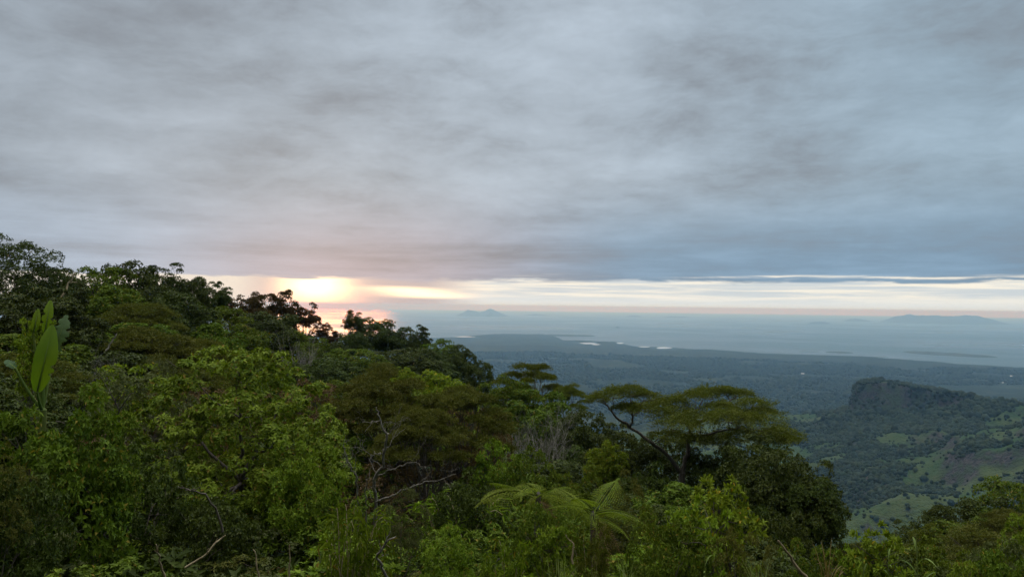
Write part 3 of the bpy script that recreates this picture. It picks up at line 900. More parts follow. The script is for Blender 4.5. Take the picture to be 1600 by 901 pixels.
def frond(mb, sb, rng, base, az_, L, rise, arch, pin=26, wr=0.30, fine=True, side_bend=0.0, twist=0.0):
    """one feather-shaped frond: a curved stalk with paired leaflets"""
    t = np.linspace(0, 1, pin)
    hd = np.array([math.cos(az_), math.sin(az_), 0])
    P = base + hd[None] * (t * L * (1 - 0.15 * t))[:, None] + np.array([0, 0, 1.0])[None] * ((rise * t - arch * t ** 2) * L)[:, None]
    P = P + np.array([-hd[1], hd[0], 0])[None] * (side_bend * L * t ** 2)[:, None]
    tube(sb, P, np.linspace(0.013, 0.003, pin), 4)
    T = nrm(np.gradient(P, axis=0))
    S = nrm(np.cross(T, np.array([0, 0, 1.0])))
    N = np.cross(S, T)
    S, N = S * math.cos(twist) + N * math.sin(twist), N * math.cos(twist) - S * math.sin(twist)
    env = np.clip(np.sin(np.clip(t * 1.02 + 0.10, 0, 1) * np.pi) ** 0.7, 0.05, 1) * (1.1 - .5 * t)
    for sg in (-1, 1):
        i0 = 3
        pl = L * wr * env[i0:]
        A = nrm(S[i0:] * sg + T[i0:] * 0.45 - N[i0:] * 0.18)
        if not fine:
            leaves(mb, P[i0:], A, N[i0:], pl, L / pin * 1.3, 0.05, 0.2)
        else:
            q_ = 10
            s_ = np.linspace(0.12, 1, q_)
            PP = (P[i0:, None, :] + A[:, None, :] * (pl[:, None] * s_)[..., None] - N[i0:, None, :] * (pl[:, None] * 0.22 * s_ ** 2)[..., None])
            for s2 in (-1, 1):
                B = nrm(T[i0:] * s2 + A * 0.55)
                B = np.repeat(B[:, None, :], q_, 1).reshape(-1, 3)
                ll = (L / pin * 0.62 * (1.05 - 0.75 * s_))[None] * rng.uniform(.8, 1.2, (len(pl), q_))
                leaves(mb, PP.reshape(-1, 3), B, np.repeat(N[i0:, None, :], q_, 1).reshape(-1, 3), ll.ravel(), ll.ravel() * 0.75, 0.05, 0.1)

def make_fern(seed, fronds=10, L=1.25, h=1.7, dry=3):
    rng = np.random.default_rng(seed)
    tb = MB()
    limb(tb, rng, (0, 0, -.3), (0, 0, h * .78), 0.07, 0.05, 0, .02, 6, 8)
    parts = [('trunk', tb.mesh('trunk', MAT['darkbark'], True))]
    for i in range(fronds):
        mb = MB()
        a = i * 6.283 / fronds + rng.uniform(-.45, .45)
        frond(mb, mb, rng, np.array([rng.normal(0, .05), rng.normal(0, .05), h * rng.uniform(.70, .80)]), a, L * rng.uniform(.65, 1.15), rng.uniform(.12, .62), rng.uniform(.22, .62), pin=20, wr=rng.uniform(.27, .36), side_bend=rng.normal(0, .22), twist=rng.normal(0, .35))
        parts.append(('frond', mb.mesh('frond', MAT['fern'])))
    for i in range(dry):
        mb = MB()
        frond(mb, mb, rng, np.array([0, 0, h * .70]), rng.uniform(0, 6.28), L * rng.uniform(.5, .8), 0.0, 0.8, pin=20, side_bend=rng.normal(0, .3), twist=rng.normal(0, .6))
        parts.append(('dry_frond', mb.mesh('dry_frond', MAT['dryfern'])))
    return Kind('tree_fern', parts, h, L * 2)

def strap(mb, rng, base, d, L, wd, arch, seg=10, fold=0.2, tear=False):
    """one long arching strap-shaped leaf"""
    d = nrm(np.asarray(d, float))
    hd = nrm(np.array([d[0], d[1], 0.0]) + 1e-6)
    t = np.linspace(0, 1, seg)
    P = np.asarray(base) + d[None] * (t * L)[:, None]
    P = P + hd[None] * (arch * L * 0.5 * t ** 2)[:, None] - np.array([0, 0, 1.])[None] * (arch * L * t ** 2.2)[:, None]
    T = nrm(np.gradient(P, axis=0)); S = nrm(np.cross(T, np.array([hd[0] * .3, hd[1] * .3, 1.0]))); N = np.cross(S, T)
    w_ = wd / 2 * np.clip(np.sin((t * 0.93 + 0.05) * np.pi), 0.02, 1) ** 0.6
    V = np.stack([P, P + S * w_[:, None] + N * (w_ * fold)[:, None], P - S * w_[:, None] + N * (w_ * fold)[:, None]], 1).reshape(-1, 3)
    f = []
    for i in range(seg - 1):
        a, b = i * 3, i * 3 + 3
        f += [(a, b, b + 1), (a, b + 1, a + 1), (a, a + 2, b + 2), (a, b + 2, b)]
    mb.add(V, f)

def make_reed(seed, h=2.4, n_leaf=13):
    rng = np.random.default_rng(seed)
    mb, tb = MB(), MB()
    lean = rng.normal(0, .1, 2)
    p = np.array([[lean[0] * t * t, lean[1] * t * t, h * t - .2 * (1 - t)] for t in np.linspace(0, 1, 9)])
    tube(tb, p, np.linspace(.018, .006, 9), 5)
    for i in range(n_leaf):
        t = 0.35 + 0.62 * i / n_leaf
        a = i * 2.6 + rng.uniform(-.4, .4)
        b = np.array([lean[0] * t * t, lean[1] * t * t, h * t])
        strap(mb, rng, b, (math.cos(a) * .55, math.sin(a) * .55, .9), rng.uniform(.28, .5) * (1.15 - .5 * t), .035, rng.uniform(.25, .7), 7)
    return Kind('reed', [('stalk', tb.mesh('stalk', MAT['reed'], True)), ('leaves', mb.mesh('leaves', MAT['reed']))], h, 0.9)

def make_grass(seed, h=1.1, n_=60, mat='reed', wd=0.018, spread=.5):
    rng = np.random.default_rng(seed)
    mb = MB()
    for i in range(n_):
        a = rng.uniform(0, 6.28)
        strap(mb, rng, (rng.normal(0, .1), rng.normal(0, .1), -.05), (math.cos(a) * spread * rng.random(), math.sin(a) * spread * rng.random(), 1), h * rng.uniform(.6, 1.1), wd, rng.uniform(.1, .6), 7)
    return Kind('grass_tuft', [('blades', mb.mesh('blades', MAT[mat]))], h, h)

K = {
    'ridge': [make_broad(s, 'dark', L=0.145, wr=.5, clumps=120, K=50, rc=.60, lump=.34, inner=.35) for s in (1, 2, 3)],
    'ridge_mid': [make_broad(s, 'mid', L=0.15, wr=.48, clumps=120, K=50, rc=.60, lump=.34, inner=.35) for s in (4, 5, 6)],
    'airy': [make_airy(s, 'dark') for s in (11, 12)],
    'feathery': [make_broad(15, 'dark', h=7, w=6, clumps=170, K=60, rc=.62, L=.11, wr=.4, lump=.22, lumps=12, z0f=.3)],
    'airy_red': [make_airy(s, 'glow_tint', h=6, w=6, limbs=18) for s in (13, 14)],
    'layered': [make_layered(s, 'brown') for s in (21, 22, 23)],
    'layered_mid': [make_layered(s, 'acacia', pads=26, low=.4) for s in (24, 25)],
    'rust': [make_broad(31, 'rust', h=4, w=4, L=.12, K=24, rc=.36, name='shrub')],
    'yellow_tree': [make_broad(s, 'yellow', h=5, w=4.4, L=.2, wr=.45, K=24, clumps=95, m_=6) for s in (41, 42)],
    'bush': [make_broad(s, 'mid', h=2.8, w=3.0, clumps=105, K=32, m_=5, L=.098, wr=.46, z0f=.04, rc=.31, name='shrub', zmin=-.8, lump=.42) for s in (51, 52, 53)],
    'bush_bright': [make_broad(s, 'bright', h=2.6, w=2.8, clumps=90, K=24, m_=6, L=.105, wr=.40, z0f=.04, rc=.28, name='shrub', zmin=-.8, rich=True) for s in (54, 55)],
    'bush_dark': [make_broad(s, 'dark', h=2.8, w=3.0, clumps=105, K=30, m_=5, L=.095, wr=.46, z0f=.04, rc=.31, name='shrub', zmin=-.8, lump=.42) for s in (56, 57)],
    'fine': [make_broad(s, 'grey', h=2.8, w=3.2, clumps=80, K=22, m_=5, L=.085, wr=.35, z0f=.04, rc=.30, name='shrub', zmin=-.8) for s in (58, 59)],
    'olive': [make_broad(s, 'brown', h=2.8, w=3.2, clumps=80, K=20, m_=5, L=.09, wr=.32, z0f=.04, rc=.30, name='shrub', zmin=-.8) for s in (60, 61)],
    'bamboo': [make_bamboo(s, 'bright') for s in (71, 72)],
    'bamboo_olive': [make_bamboo(73, 'acacia')],
    'sapling': [make_sapling(s, 'yellow') for s in (81, 82)],
    'sapling_green': [make_sapling(s, 'bright') for s in (83, 84)],
    'bare': [make_bare(s) for s in (91, 92)],
    'fern': [make_fern(s) for s in (101, 102)],
    'reed': [make_reed(s) for s in (111, 112, 113)],
    'grass': [make_grass(s) for s in (121, 122)],
    'drygrass': [make_grass(123, h=1.2, n_=18, mat='dryfern', wd=.03)],
    'droop': [make_broad(s, 'bright', h=5.8, w=5.4, clumps=250, K=27, m_=8, L=.118, wr=.40, z0f=.10, rc=.38, droop=.55, spread=1.0, lump=.34, rich=True, lumps=16, zmin=-.75) for s in (131,)],
}

LANDMARKS = []          # (px, py, phrase) used to word the labels of the many look-alike plants
def place(kind, px, ytop, wpx, d, label, cat='tree', group=None, var=0, rot=None, name=None, mark=None, minh=0.5):
    k_ = K[kind][var % len(K[kind])]
    x, y = xy_at(px, d)
    g = gz(x, y)
    zt_ = at(px, ytop, d)[2]
    h = max(zt_ - g, minh)
    w = wpx * d / F * math.sqrt(1 + ((px - 800) / F) ** 2)
    root = link(name or k_.name, None)
    root.location = (x, y, zt_ - h)
    if kind in ('ridge', 'ridge_mid'):
        w *= 1.14
    s = w / k_.w
    sz = min(h / k_.h, (1.7 if k_.name in ('shrub', 'bare_shrub', 'grass_tuft', 'reed') else 1.2) * s)                  # a taller site gives a longer trunk, not a stretched crown
    root.scale = (s, s, s)
    root.rotation_euler = (0, 0, rot if rot is not None else (px * 0.37 + d) % 6.28)
    for pn, me in k_.parts:
        c = link(pn, me, root)
        low = h - k_.h * sz                      # clear stem below the crown
        if k_.name == 'tree_fern' and pn == 'trunk':
            c.scale = (1, 1, (low + 1.7 * 0.76 * sz) / (1.7 * 0.78 * s))
        elif pn in ('trunk', 'stems') :
            c.scale = (1, 1, h / (k_.h * s))
        else:
            c.scale = (1, 1, sz / s)
            c.location = (0, 0, low / s)
    tag(root, label, cat, group)
    if mark:
        LANDMARKS.append((px, ytop + 0.3 * wpx, mark))
    return root

# ---------------------------------------------------------------- woodland of the valley and the plain (nobody could count it)
def on_ground(px, py, d0=2500.0):
    v = ray(px, py)
    v = v / math.hypot(v[0], v[1])
    d = np.arange(d0, 14000, 15.0)
    hit = np.nonzero(v[2] * d < ground_z(v[0] * d, v[1] * d))[0]
    return float(d[hit[0]])

HOUSES = [(px, py) + xy_at(px, on_ground(px, py)) for px, py in ((1580, 588), (1255, 584), (1567, 598))]

def build_woodland():
    rng = np.random.default_rng(5)
    ico_v, ico_f = [], []
    g_ = (1 + 5 ** .5) / 2
    for a, b in ((-1, g_), (1, g_), (-1, -g_), (1, -g_)):
        ico_v.append((a, b, 0))
    for a, b in ((-1, g_), (1, g_), (-1, -g_), (1, -g_)):
        ico_v.append((0, a, b))
    for a, b in ((-1, g_), (1, g_), (-1, -g_), (1, -g_)):
        ico_v.append((b, 0, a))
    iv = nrm(np.array(ico_v, float))
    f_ = np.array([(0, 11, 5), (0, 5, 1), (0, 1, 7), (0, 7, 10), (0, 10, 11), (1, 5, 9), (5, 11, 4), (11, 10, 2), (10, 7, 6), (7, 1, 8),
                   (3, 9, 4), (3, 4, 2), (3, 2, 6), (3, 6, 8), (3, 8, 9), (4, 9, 5), (2, 4, 11), (6, 2, 10), (8, 6, 7), (9, 8, 1)])
    X, Y, Rr = [], [], []
    # valley and mesa
    n_ = 380000
    px = rng.uniform(1080, 1680, n_); d = np.sqrt(rng.uniform(900 ** 2, 3700 ** 2, n_))
    a = np.arctan((px - 800) / F); x, y = d * np.sin(a), d * np.cos(a)
    fm = forest_mask(x, y)
    e = 6.0
    gx_ = (ground_z(x + e, y) - ground_z(x - e, y)) / (2 * e); gy_ = (ground_z(x, y + e) - ground_z(x, y - e)) / (2 * e)
    st = np.hypot(gx_, gy_)
    keep = rng.random(n_) < (0.012 + 0.38 * fm ** 1.2) * np.where(st > 0.8, 0.55, 1.0)
    X.append(x[keep]); Y.append(y[keep]); Rr.append((rng.gamma(3, 0.75, keep.sum()) + 1.2) * np.where(np.hypot(x[keep] - MESA[0], y[keep] - MESA[1]) < 330, 1.45, 1.0))
    # plain
    n_ = 60000
    px = rng.uniform(640, 1680, n_); d = np.sqrt(rng.uniform(3300 ** 2, 9500 ** 2, n_))
    a = np.arctan((px - 800) / F); x, y = d * np.sin(a), d * np.cos(a)
    keep = (d < coast_d(a) - 300) & (fbm(x / 500, y / 500, 4, 88) > 0.40)
    X.append(x[keep]); Y.append(y[keep]); Rr.append(rng.gamma(3, 1.9, keep.sum()) + 2.5)
    x, y, r = np.concatenate(X), np.concatenate(Y), np.concatenate(Rr)
    ok = np.ones(len(x), bool)
    for _, _, hx, hy in HOUSES:
        hd = math.hypot(hx, hy)
        along = (x * hx + y * hy) / hd
        ok &= ~((np.abs((x * hy - y * hx) / hd) < 32) & (along < hd + 40) & (along > hd - 160))
    x, y, r = x[ok], y[ok], r[ok]
    z = ground_z(x, y)
    m_ = len(x)
    v = iv[None] * (1 + rng.normal(0, 0.17, (m_, 12, 1))) * r[:, None, None] * np.stack([rng.uniform(.8, 1.3, m_), rng.uniform(.8, 1.3, m_), rng.uniform(.7, 1.25, m_)], -1)[:, None, :]
    th = rng.uniform(0, 6.28, m_)
    c, s = np.cos(th)[:, None], np.sin(th)[:, None]
    v = np.stack([v[..., 0] * c - v[..., 1] * s, v[..., 0] * s + v[..., 1] * c, v[..., 2]], -1)
    v = v + np.stack([x, y, z + r * 0.55], -1)[:, None, :]
    f = (np.arange(m_)[:, None, None] * 12 + f_[None]).reshape(-1, 3)
    mb = MB(); mb.add(v.reshape(-1, 3), f)
    mt = leaf_mat('distant_woodland', (0.009, 0.018, 0.008), (0.025, 0.033, 0.013), trans=0.0, rough=0.9, spread=0.8)
    tag(link('woodland', mb.mesh('woodland', mt, True)), 'distant woodland scattered over the valley fields and coastal plain', None, None, 'stuff')

build_woodland()

# ---------------------------------------------------------------- the plants one can tell apart
RID = 'trees along the skyline of the ridge'
SPUR = 'trees on the right-hand spur'
# left skyline
place('feathery', 8, 371, 135, 62, 'tall dark feathery tree against the sky at the far left end of the ridge', group=RID, mark='tall feathery tree at the left end')
place('ridge', 78, 421, 90, 66, 'low dark round tree on the skyline just right of the tall feathery tree', group=RID, var=1)
place('ridge_mid', 150, 419, 105, 72, 'rounded green tree on the skyline behind the leaning dead trunk', group=RID)
place('ridge', 212, 411, 105, 75, 'broadest and highest dark round crown on the left skyline', group=RID, var=2, mark='broad dark crown on the left skyline')
place('airy', 258, 412, 66, 78, 'slim tufted tree standing up at the right shoulder of the broad dark crown', group=RID, var=1)
place('ridge', 290, 436, 66, 80, 'small round tree on the skyline left of the see-through tufted tree', group=RID)
place('airy', 328, 434, 58, 84, 'see-through tufted tree on the skyline before it drops to the glow', group=RID, mark='see-through tufted tree on the skyline')
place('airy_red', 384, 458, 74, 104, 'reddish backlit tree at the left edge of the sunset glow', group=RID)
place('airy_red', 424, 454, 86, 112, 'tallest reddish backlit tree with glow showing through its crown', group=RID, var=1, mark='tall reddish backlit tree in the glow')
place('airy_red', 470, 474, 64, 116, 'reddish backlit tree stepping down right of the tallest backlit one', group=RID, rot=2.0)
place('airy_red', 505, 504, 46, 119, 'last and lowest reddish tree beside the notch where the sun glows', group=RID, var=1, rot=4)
place('airy', 552, 485, 34, 138, 'thin tufted tree poking up alone right of the glowing notch', group=RID, mark='thin tufted tree right of the glowing notch')
place('ridge', 585, 498, 72, 142, 'dark round tree heading the central knoll on the skyline', group=RID)
place('ridge', 622, 508, 62, 143, 'dark round tree second along the central knoll', group=RID, var=1)
place('airy', 655, 508, 44, 140, 'open tree with sky gaps near the middle of the central knoll', group=RID, var=1)
place('ridge_mid', 690, 531, 70, 132, 'green round tree on the right flank of the central knoll', group=RID, var=1)
place('ridge', 716, 540, 56, 126, 'last dark round tree where the central knoll drops to the plain', group=RID, var=2, mark='last round tree of the central knoll')
place('ridge', 748, 566, 52, 110, 'small dark tree low on the skyline below the central knoll', group=RID)
# centre skyline
place('layered_mid', 832, 568, 130, 70, 'flat-topped tree above the tangle of grey bare branches', mark='flat-topped tree in the centre')
place('layered_mid', 890, 600, 70, 68, 'small flat tufts of foliage reaching right from the flat-topped tree', var=1)
place('ridge_mid', 790, 588, 90, 66, 'green bushy tree left of the flat-topped tree in the centre', var=2)
place('bare', 858, 628, 110, 54, 'tangle of bare grey branches below the flat-topped tree', 'bare shrub', mark='tangle of bare grey branches')
place('bare', 815, 645, 70, 52, 'smaller bare grey thicket left of the big tangle of bare branches', 'bare shrub', var=1)
place('ridge_mid', 838, 612, 120, 64, 'green rounded tree directly under the flat-topped tree in the centre')
place('ridge', 905, 640, 100, 60, 'dark tree right of the tangle of bare grey branches', var=2)
place('ridge', 1030, 684, 110, 50, 'dark tree seen through the fork of the umbrella tree', var=0)
place('ridge', 965, 665, 110, 52, 'dark bushy tree in shade under the left arm of the umbrella tree', var=1)
place('yellow_tree', 948, 690, 70, 47, 'small yellow-green tree left of the umbrella tree trunk', var=1)
place('bush_dark', 1018, 728, 110, 42, 'dark bush in front of the umbrella tree fork', var=2)
place('ridge', 1120, 700, 110, 47, 'dark round tree right of the umbrella tree trunk', var=0)
place('ridge', 1180, 684, 120, 41, 'tallest dark round tree below the right side of the umbrella tree', var=1, mark='tall dark tree right of the umbrella tree')
place('ridge', 1235, 704, 130, 37, 'big dark tree whose crown ends the foreground wood above the valley', var=2, mark='big dark tree above the valley')
place('ridge', 1262, 750, 90, 36, 'lower dark lobe of trees hanging over the valley edge', var=0, rot=2)
place('bush_dark', 1165, 770, 130, 32, 'dark shrub in the gloom below the big dark trees at right')
place('bush_dark', 1240, 800, 110, 30, 'dark shrub below the big dark tree above the valley', var=1)
# middle ground, left
place('layered', 215, 475, 130, 58, 'olive flat-layered tree below the broad dark crown', var=0, mark='upper olive layered tree')
place('layered', 225, 512, 170, 46, 'olive flat-layered tree lower down the left slope', var=1, mark='lower olive layered tree')
place('layered', 300, 528, 130, 48, 'olive layered tree touching the top of the light green tree', var=2)
place('ridge_mid', 178, 450, 110, 66, 'green bush-like tree between the rounded skyline tree and the upper olive layered tree', var=1)
place('ridge', 262, 458, 110, 68, 'dark tree just above and right of the upper olive layered tree', var=2)
place('ridge', 610, 546, 110, 100, 'dark low tree in the dip below the two crowns of the central knoll', var=1)
place('ridge', 60, 452, 130, 46, 'dark bushy tree behind the banana plant', var=1)
place('ridge_mid', 350, 482, 110, 70, 'green bushy tree below the see-through tufted tree', var=1)
place('ridge', 420, 490, 110, 84, 'dark tree below the tall reddish backlit tree')
place('bare', 472, 518, 76, 74, 'pale twiggy leafless patch below the backlit trees', 'bare shrub', mark='pale twiggy patch')
place('bare', 160, 540, 70, 38, 'bare grey shrub left of the lower olive layered tree', 'bare shrub', var=1)
place('fine', 175, 575, 210, 27, 'wide grey-green fine-leaved shrub right of the banana plant', 'shrub', mark='wide grey-green shrub')
place('fine', 255, 560, 120, 30, 'smaller grey-green shrub behind the light green tree', 'shrub', var=1)
place('bush', 80, 612, 190, 15, 'rounded green bush in front of the banana plant at left', 'shrub', mark='rounded bush at far left')
place('bush', 158, 648, 120, 15.5, 'green bush right of the rounded bush at far left', 'shrub', var=1)
place('bush_dark', 20, 715, 130, 12, 'dark shrub at the left border of the view', 'shrub')
place('olive', 0, 690, 90, 11.5, 'brownish shrub touching the left border of the view', 'shrub')
place('droop', 378, 546, 310, 22, 'large light green tree with drooping whorled leaves, left of centre', rot=0.6, mark='large light green tree')
place('bush_bright', 480, 690, 130, 19, 'light green bush at the right foot of the large light green tree', 'shrub', var=1)
place('bush_dark', 235, 700, 140, 17, 'dark shrub in the shade left of the large light green tree', 'shrub', var=1)
place('bush_dark', 330, 760, 150, 16, 'dark shrub in the hollow below the large light green tree', 'shrub')
# centre
place('layered', 600, 578, 190, 31, 'wide olive-brown layered tree above the bleached dead tree', var=1, mark='wide olive-brown layered tree')
place('layered', 715, 608, 190, 30, 'olive-brown layered tree right of the bleached dead tree', var=2, mark='right-hand olive-brown layered tree')
place('layered', 660, 640, 150, 25, 'olive layered tree just behind the bleached dead tree', var=0)
place('rust', 762, 640, 95, 33, 'rusty brown shrub crowning the slope left of the bare branches', 'shrub', mark='rusty brown shrub')
place('rust', 720, 625, 60, 36, 'small rusty shrub behind the rusty brown one', 'shrub', rot=2)
place('yellow_tree', 690, 582, 120, 60, 'bright yellow-green tree catching light below the central knoll', mark='bright yellow-green tree')
place('yellow_tree', 640, 575, 60, 64, 'smaller yellow-green tree left of the bright yellow-green tree', var=1)
place('ridge_mid', 560, 545, 110, 88, 'green bushy tree below the glowing notch')
place('ridge', 635, 545, 110, 92, 'dark tree filling the slope under the central knoll', var=2)
place('bush', 830, 705, 110, 27, 'green bush in front of the rusty shrub', 'shrub', var=2)
place('bush', 900, 728, 110, 25, 'green bush below the tangle of bare grey branches', 'shrub', mark='green bush below the bare branches')
place('bush_bright', 780, 690, 90, 28, 'fresh green bush between the rusty shrub and the tree ferns', 'shrub')
place('olive', 975, 735, 100, 22, 'olive shrub behind the right-hand tree fern', 'shrub')
place('bush_dark', 740, 740, 130, 20, 'dark shrub right of the bleached long branch', 'shrub')
# front
place('fern', 845, 752, 175, 15.0, 'tree fern with arching feathery fronds, left of the pair', 'tree fern', 'tree ferns in the centre front', rot=0.4, mark='left tree fern')
place('fern', 930, 764, 175, 14.0, 'yellower tree fern with spreading fronds, right of the pair', 'tree fern', 'tree ferns in the centre front', var=1, rot=1.5, mark='right tree fern')
place('bamboo', 545, 782, 145, 12.5, 'weeping narrow-leaved shrub below the bleached dead tree', 'shrub', mark='weeping narrow-leaved shrub')
place('fine', 640, 760, 80, 13.5, 'thin grey-green shrub right of the weeping shrub', 'shrub', var=1)
place('bush_bright', 702, 822, 95, 10.5, 'compact bright green bush at the bottom, right of centre left', 'shrub', mark='compact bright green bush')
place('bamboo', 795, 846, 95, 9.5, 'yellow-green feathery bush below the left tree fern', 'shrub', var=1, mark='feathery bush under the left fern')
place('sapling_green', 870, 822, 70, 10.5, 'leafy upright shrub below the two tree ferns', 'shrub')
place('bush', 852, 792, 120, 13.2, 'green bush hiding the trunk of the left tree fern', 'shrub', var=1)
place('bamboo_olive', 930, 815, 90, 11, 'arching olive shrub below the right tree fern', 'shrub')
place('sapling', 1135, 748, 120, 13.5, 'tall yellow-green shrub in front of the dark trees', 'shrub', mark='tall yellow-green shrub')
place('sapling', 1090, 790, 110, 12.5, 'lower yellow-green shrub left of the tall yellow-green one', 'shrub', var=1)
place('bush', 1045, 800, 130, 12, 'green bush right of the right tree fern', 'shrub', mark='green bush right of the ferns')
place('olive', 1165, 830, 120, 11, 'olive bush below the tall yellow-green shrub', 'shrub', var=1)
place('sapling', 1372, 822, 85, 9, 'bright yellow-green sapling in front of the valley', 'shrub', mark='bright sapling in front of the valley')
place('sapling_green', 1335, 858, 60, 9.2, 'small green sapling at the left foot of the bright sapling', 'shrub', var=1)
place('bush', 1270, 845, 110, 10.5, 'green bush under the leaning dry stick', 'shrub', var=2)
place('reed', 1352, 848, 40, 8.0, 'tall reed stalk standing left of the bright sapling', 'reed', mark=None)
place('reed', 1392, 858, 34, 7.6, 'reed stalk in front of the bright sapling', 'reed', var=1)
place('reed', 1442, 848, 56, 7.8, 'tallest reed with drooping leaves right of the bright sapling', 'reed', var=2)
place('reed', 1112, 868, 40, 7.5, 'reed in the bottom grass below the yellow-green shrubs', 'reed', var=1, rot=1)
place('grass', 985, 868, 60, 6.2, 'fresh strap-leaved grass tuft at the bottom below the right fern', 'grass')
place('grass', 1190, 876, 50, 6.5, 'grass tuft at the bottom below the olive bush', 'grass', var=1)
place('grass', 880, 872, 60, 7.5, 'pale arching grass below the leafy upright shrub', 'grass', var=1)
place('drygrass', 1298, 842, 50, 8.5, 'dry brown grass plume left of the bright sapling', 'grass')
# right-hand spur
place('ridge_mid', 1592, 752, 100, 82, 'highest tree on the right-hand spur, cut by the right border', group=SPUR, mark='highest tree on the spur')
place('ridge', 1545, 776, 86, 80, 'dark tree second from the top of the right-hand spur', group=SPUR, var=1)
place('airy', 1497, 792, 80, 78, 'feathery dark tree midway down the right-hand spur', group=SPUR, mark='feathery tree midway down the spur')
place('ridge', 1442, 808, 70, 76, 'dark tree at the lower tip of the right-hand spur', group=SPUR, var=2, mark='dark tree at the tip of the spur')
place('layered_mid', 1480, 820, 110, 66, 'flat olive tree below the feathery spur tree', group=SPUR)
place('ridge_mid', 1540, 810, 110, 62, 'green tree in the middle of the right-hand spur', group=SPUR, var=1)
place('layered', 1585, 800, 100, 50, 'olive layered tree at the right border of the spur', group=SPUR, var=2)
place('bush_bright', 1604, 806, 70, 19, 'bright green bush touching the right border', 'shrub')
place('olive', 1430, 838, 110, 40, 'olive shrub on the lower edge of the spur', 'shrub')
place('bush', 1500, 850, 140, 26, 'green bush at the foot of the spur', 'shrub', mark='green bush at the spur foot')
place('fine', 1560, 848, 130, 18, 'grey-green shrub near the bottom right corner', 'shrub', mark='grey-green shrub near the bottom right corner')
place('bush_dark', 1430, 868, 140, 18, 'dark shrub behind the tallest reed', 'shrub')
place('bush_bright', 1500, 878, 90, 9.5, 'fresh green bush in the bottom right foreground', 'shrub')
place('bush', 1585, 872, 110, 9.5, 'green bush in the bottom right corner', 'shrub', var=1)

# ---- the umbrella tree
def umbrella_tree():
    rng = np.random.default_rng(77)
    D = 46.0
    bx, by = xy_at(1072, D)
    base = np.array([bx, by, gz(bx, by)])
    fwd = np.array([bx, by, 0]) / D
    def P(px, py, off=0.0):
        return at(px, py, D + off) - base
    root = link('umbrella_tree', None); root.location = base
    tag(root, 'spreading umbrella tree with flat layered crown, forked trunk and long left limb', 'tree')
    LANDMARKS.append((1080, 650, 'umbrella tree'))
    tb = MB()
    fork = P(1066, 738)
    limb(tb, rng, np.array([0, 0, -.5]), fork, 0.24, 0.18, 0, .02, 7, 9)
    tr = link('trunk', tb.mesh('trunk', MAT['bark'], True), root)
    def path(pts, r0, r1, sides=7):
        mb = MB()
        p = np.array([P(*q_) for q_ in pts])
        t = np.linspace(0, len(p) - 1, len(p) * 4)
        pp = np.stack([np.interp(t, np.arange(len(p)), p[:, i]) for i in range(3)], -1)
        pp[1:-1] = (pp[:-2] + pp[1:-1] * 2 + pp[2:]) / 4
        pp[1:-1] += rng.normal(0, .03, pp[1:-1].shape)
        tube(mb, pp, np.linspace(r0, r1, len(pp)), sides)
        link('limb', mb.mesh('limb', MAT['bark'], True), tr)
        return pp
    ends = []
    ends += list(path([(1066, 738, 0), (1040, 708, -.4), (1012, 686, -.8), (985, 668, -1.0), (962, 652, -1.2), (948, 632, -1.2), (942, 624, -1.2)], .12, .035))[8:]
    ends += list(path([(1066, 738, 0), (1074, 712, .3), (1076, 690, .5), (1078, 668, .6), (1088, 645, .8), (1098, 625, 1)], .14, .035))[6:]
    ends += list(path([(1076, 690, .5), (1100, 680, .0), (1130, 672, -.8), (1160, 668, -1.2), (1190, 672, -1.4), (1215, 684, -1.5)], .08, .02))
    ends += list(path([(1078, 668, .6), (1110, 648, 1.2), (1135, 630, 1.8), (1150, 618, 2)], .11, .03))
    ends += list(path([(1078, 668, .6), (1060, 650, 1.4), (1040, 640, 1.8), (1010, 632, 2)], .10, .03))
    ends += list(path([(985, 668, -1), (990, 645, -1.5), (985, 625, -1.8)], .07, .03))
    ends += list(path([(1110, 648, 1.2), (1150, 646, .6), (1180, 640, .2)], .07, .03))
    ends = np.array(ends)
    mb = MB(); wb = MB()
    pads = [(934, 623, 44, -1.2), (958, 615, 56, -1.0), (985, 610, 62, -1.8), (1008, 617, 50, -1.6), (980, 637, 46, -1.4), (1008, 640, 72, 1.2), (1028, 628, 46, 1.8),
            (1055, 628, 60, 1.6), (1052, 648, 88, 1.0), (1085, 618, 56, 1.0), (1104, 615, 70, 1.6), (1132, 609, 54, 2.0), (1156, 615, 46, 2.2), (1178, 630, 60, .6),
            (1128, 634, 70, 1.2), (1192, 643, 54, .2), (1156, 648, 84, .5), (1092, 656, 92, .2), (1138, 655, 84, -.8), (1186, 664, 92, -1.0), (1218, 678, 66, -1.5),
            (1232, 686, 44, -1.6), (1062, 664, 80, -1.2), (1050, 682, 66, -1.4), (1086, 688, 56, -1.2), (1122, 690, 76, .8), (1160, 680, 76, -.4), (1205, 690, 60, -.8)]
    for i, (px, py, w, off) in enumerate(pads):
        c = P(px, py + 2, off + rng.normal(0, .5))
        R = w * D / F / 2 * rng.uniform(.9, 1.12)
        pad(mb, rng, c, R, R * rng.uniform(.9, 1.2), R * rng.uniform(.26, .46), int(120 + w * 6.5), 0.125, 0.26, ax=rng.uniform(0, 6))
        e = ends[np.argmin(np.linalg.norm(ends - c - np.array([0, 0, -.8]), axis=1))]
        p = limb(wb, rng, e, c, .04, .012, .05, .05, 6, 5)
        for _ in range(6):
            e2 = c + np.array([rng.normal(0, R * .5), rng.normal(0, R * .5), .03])
            limb(wb, rng, p[-2], e2, .014, .005, .05, .04, 4, 4)
    link('twigs', wb.mesh('twigs', MAT['bark'], True), tr)
    link('crown', mb.mesh('crown', MAT['acacia']), root)

umbrella_tree()

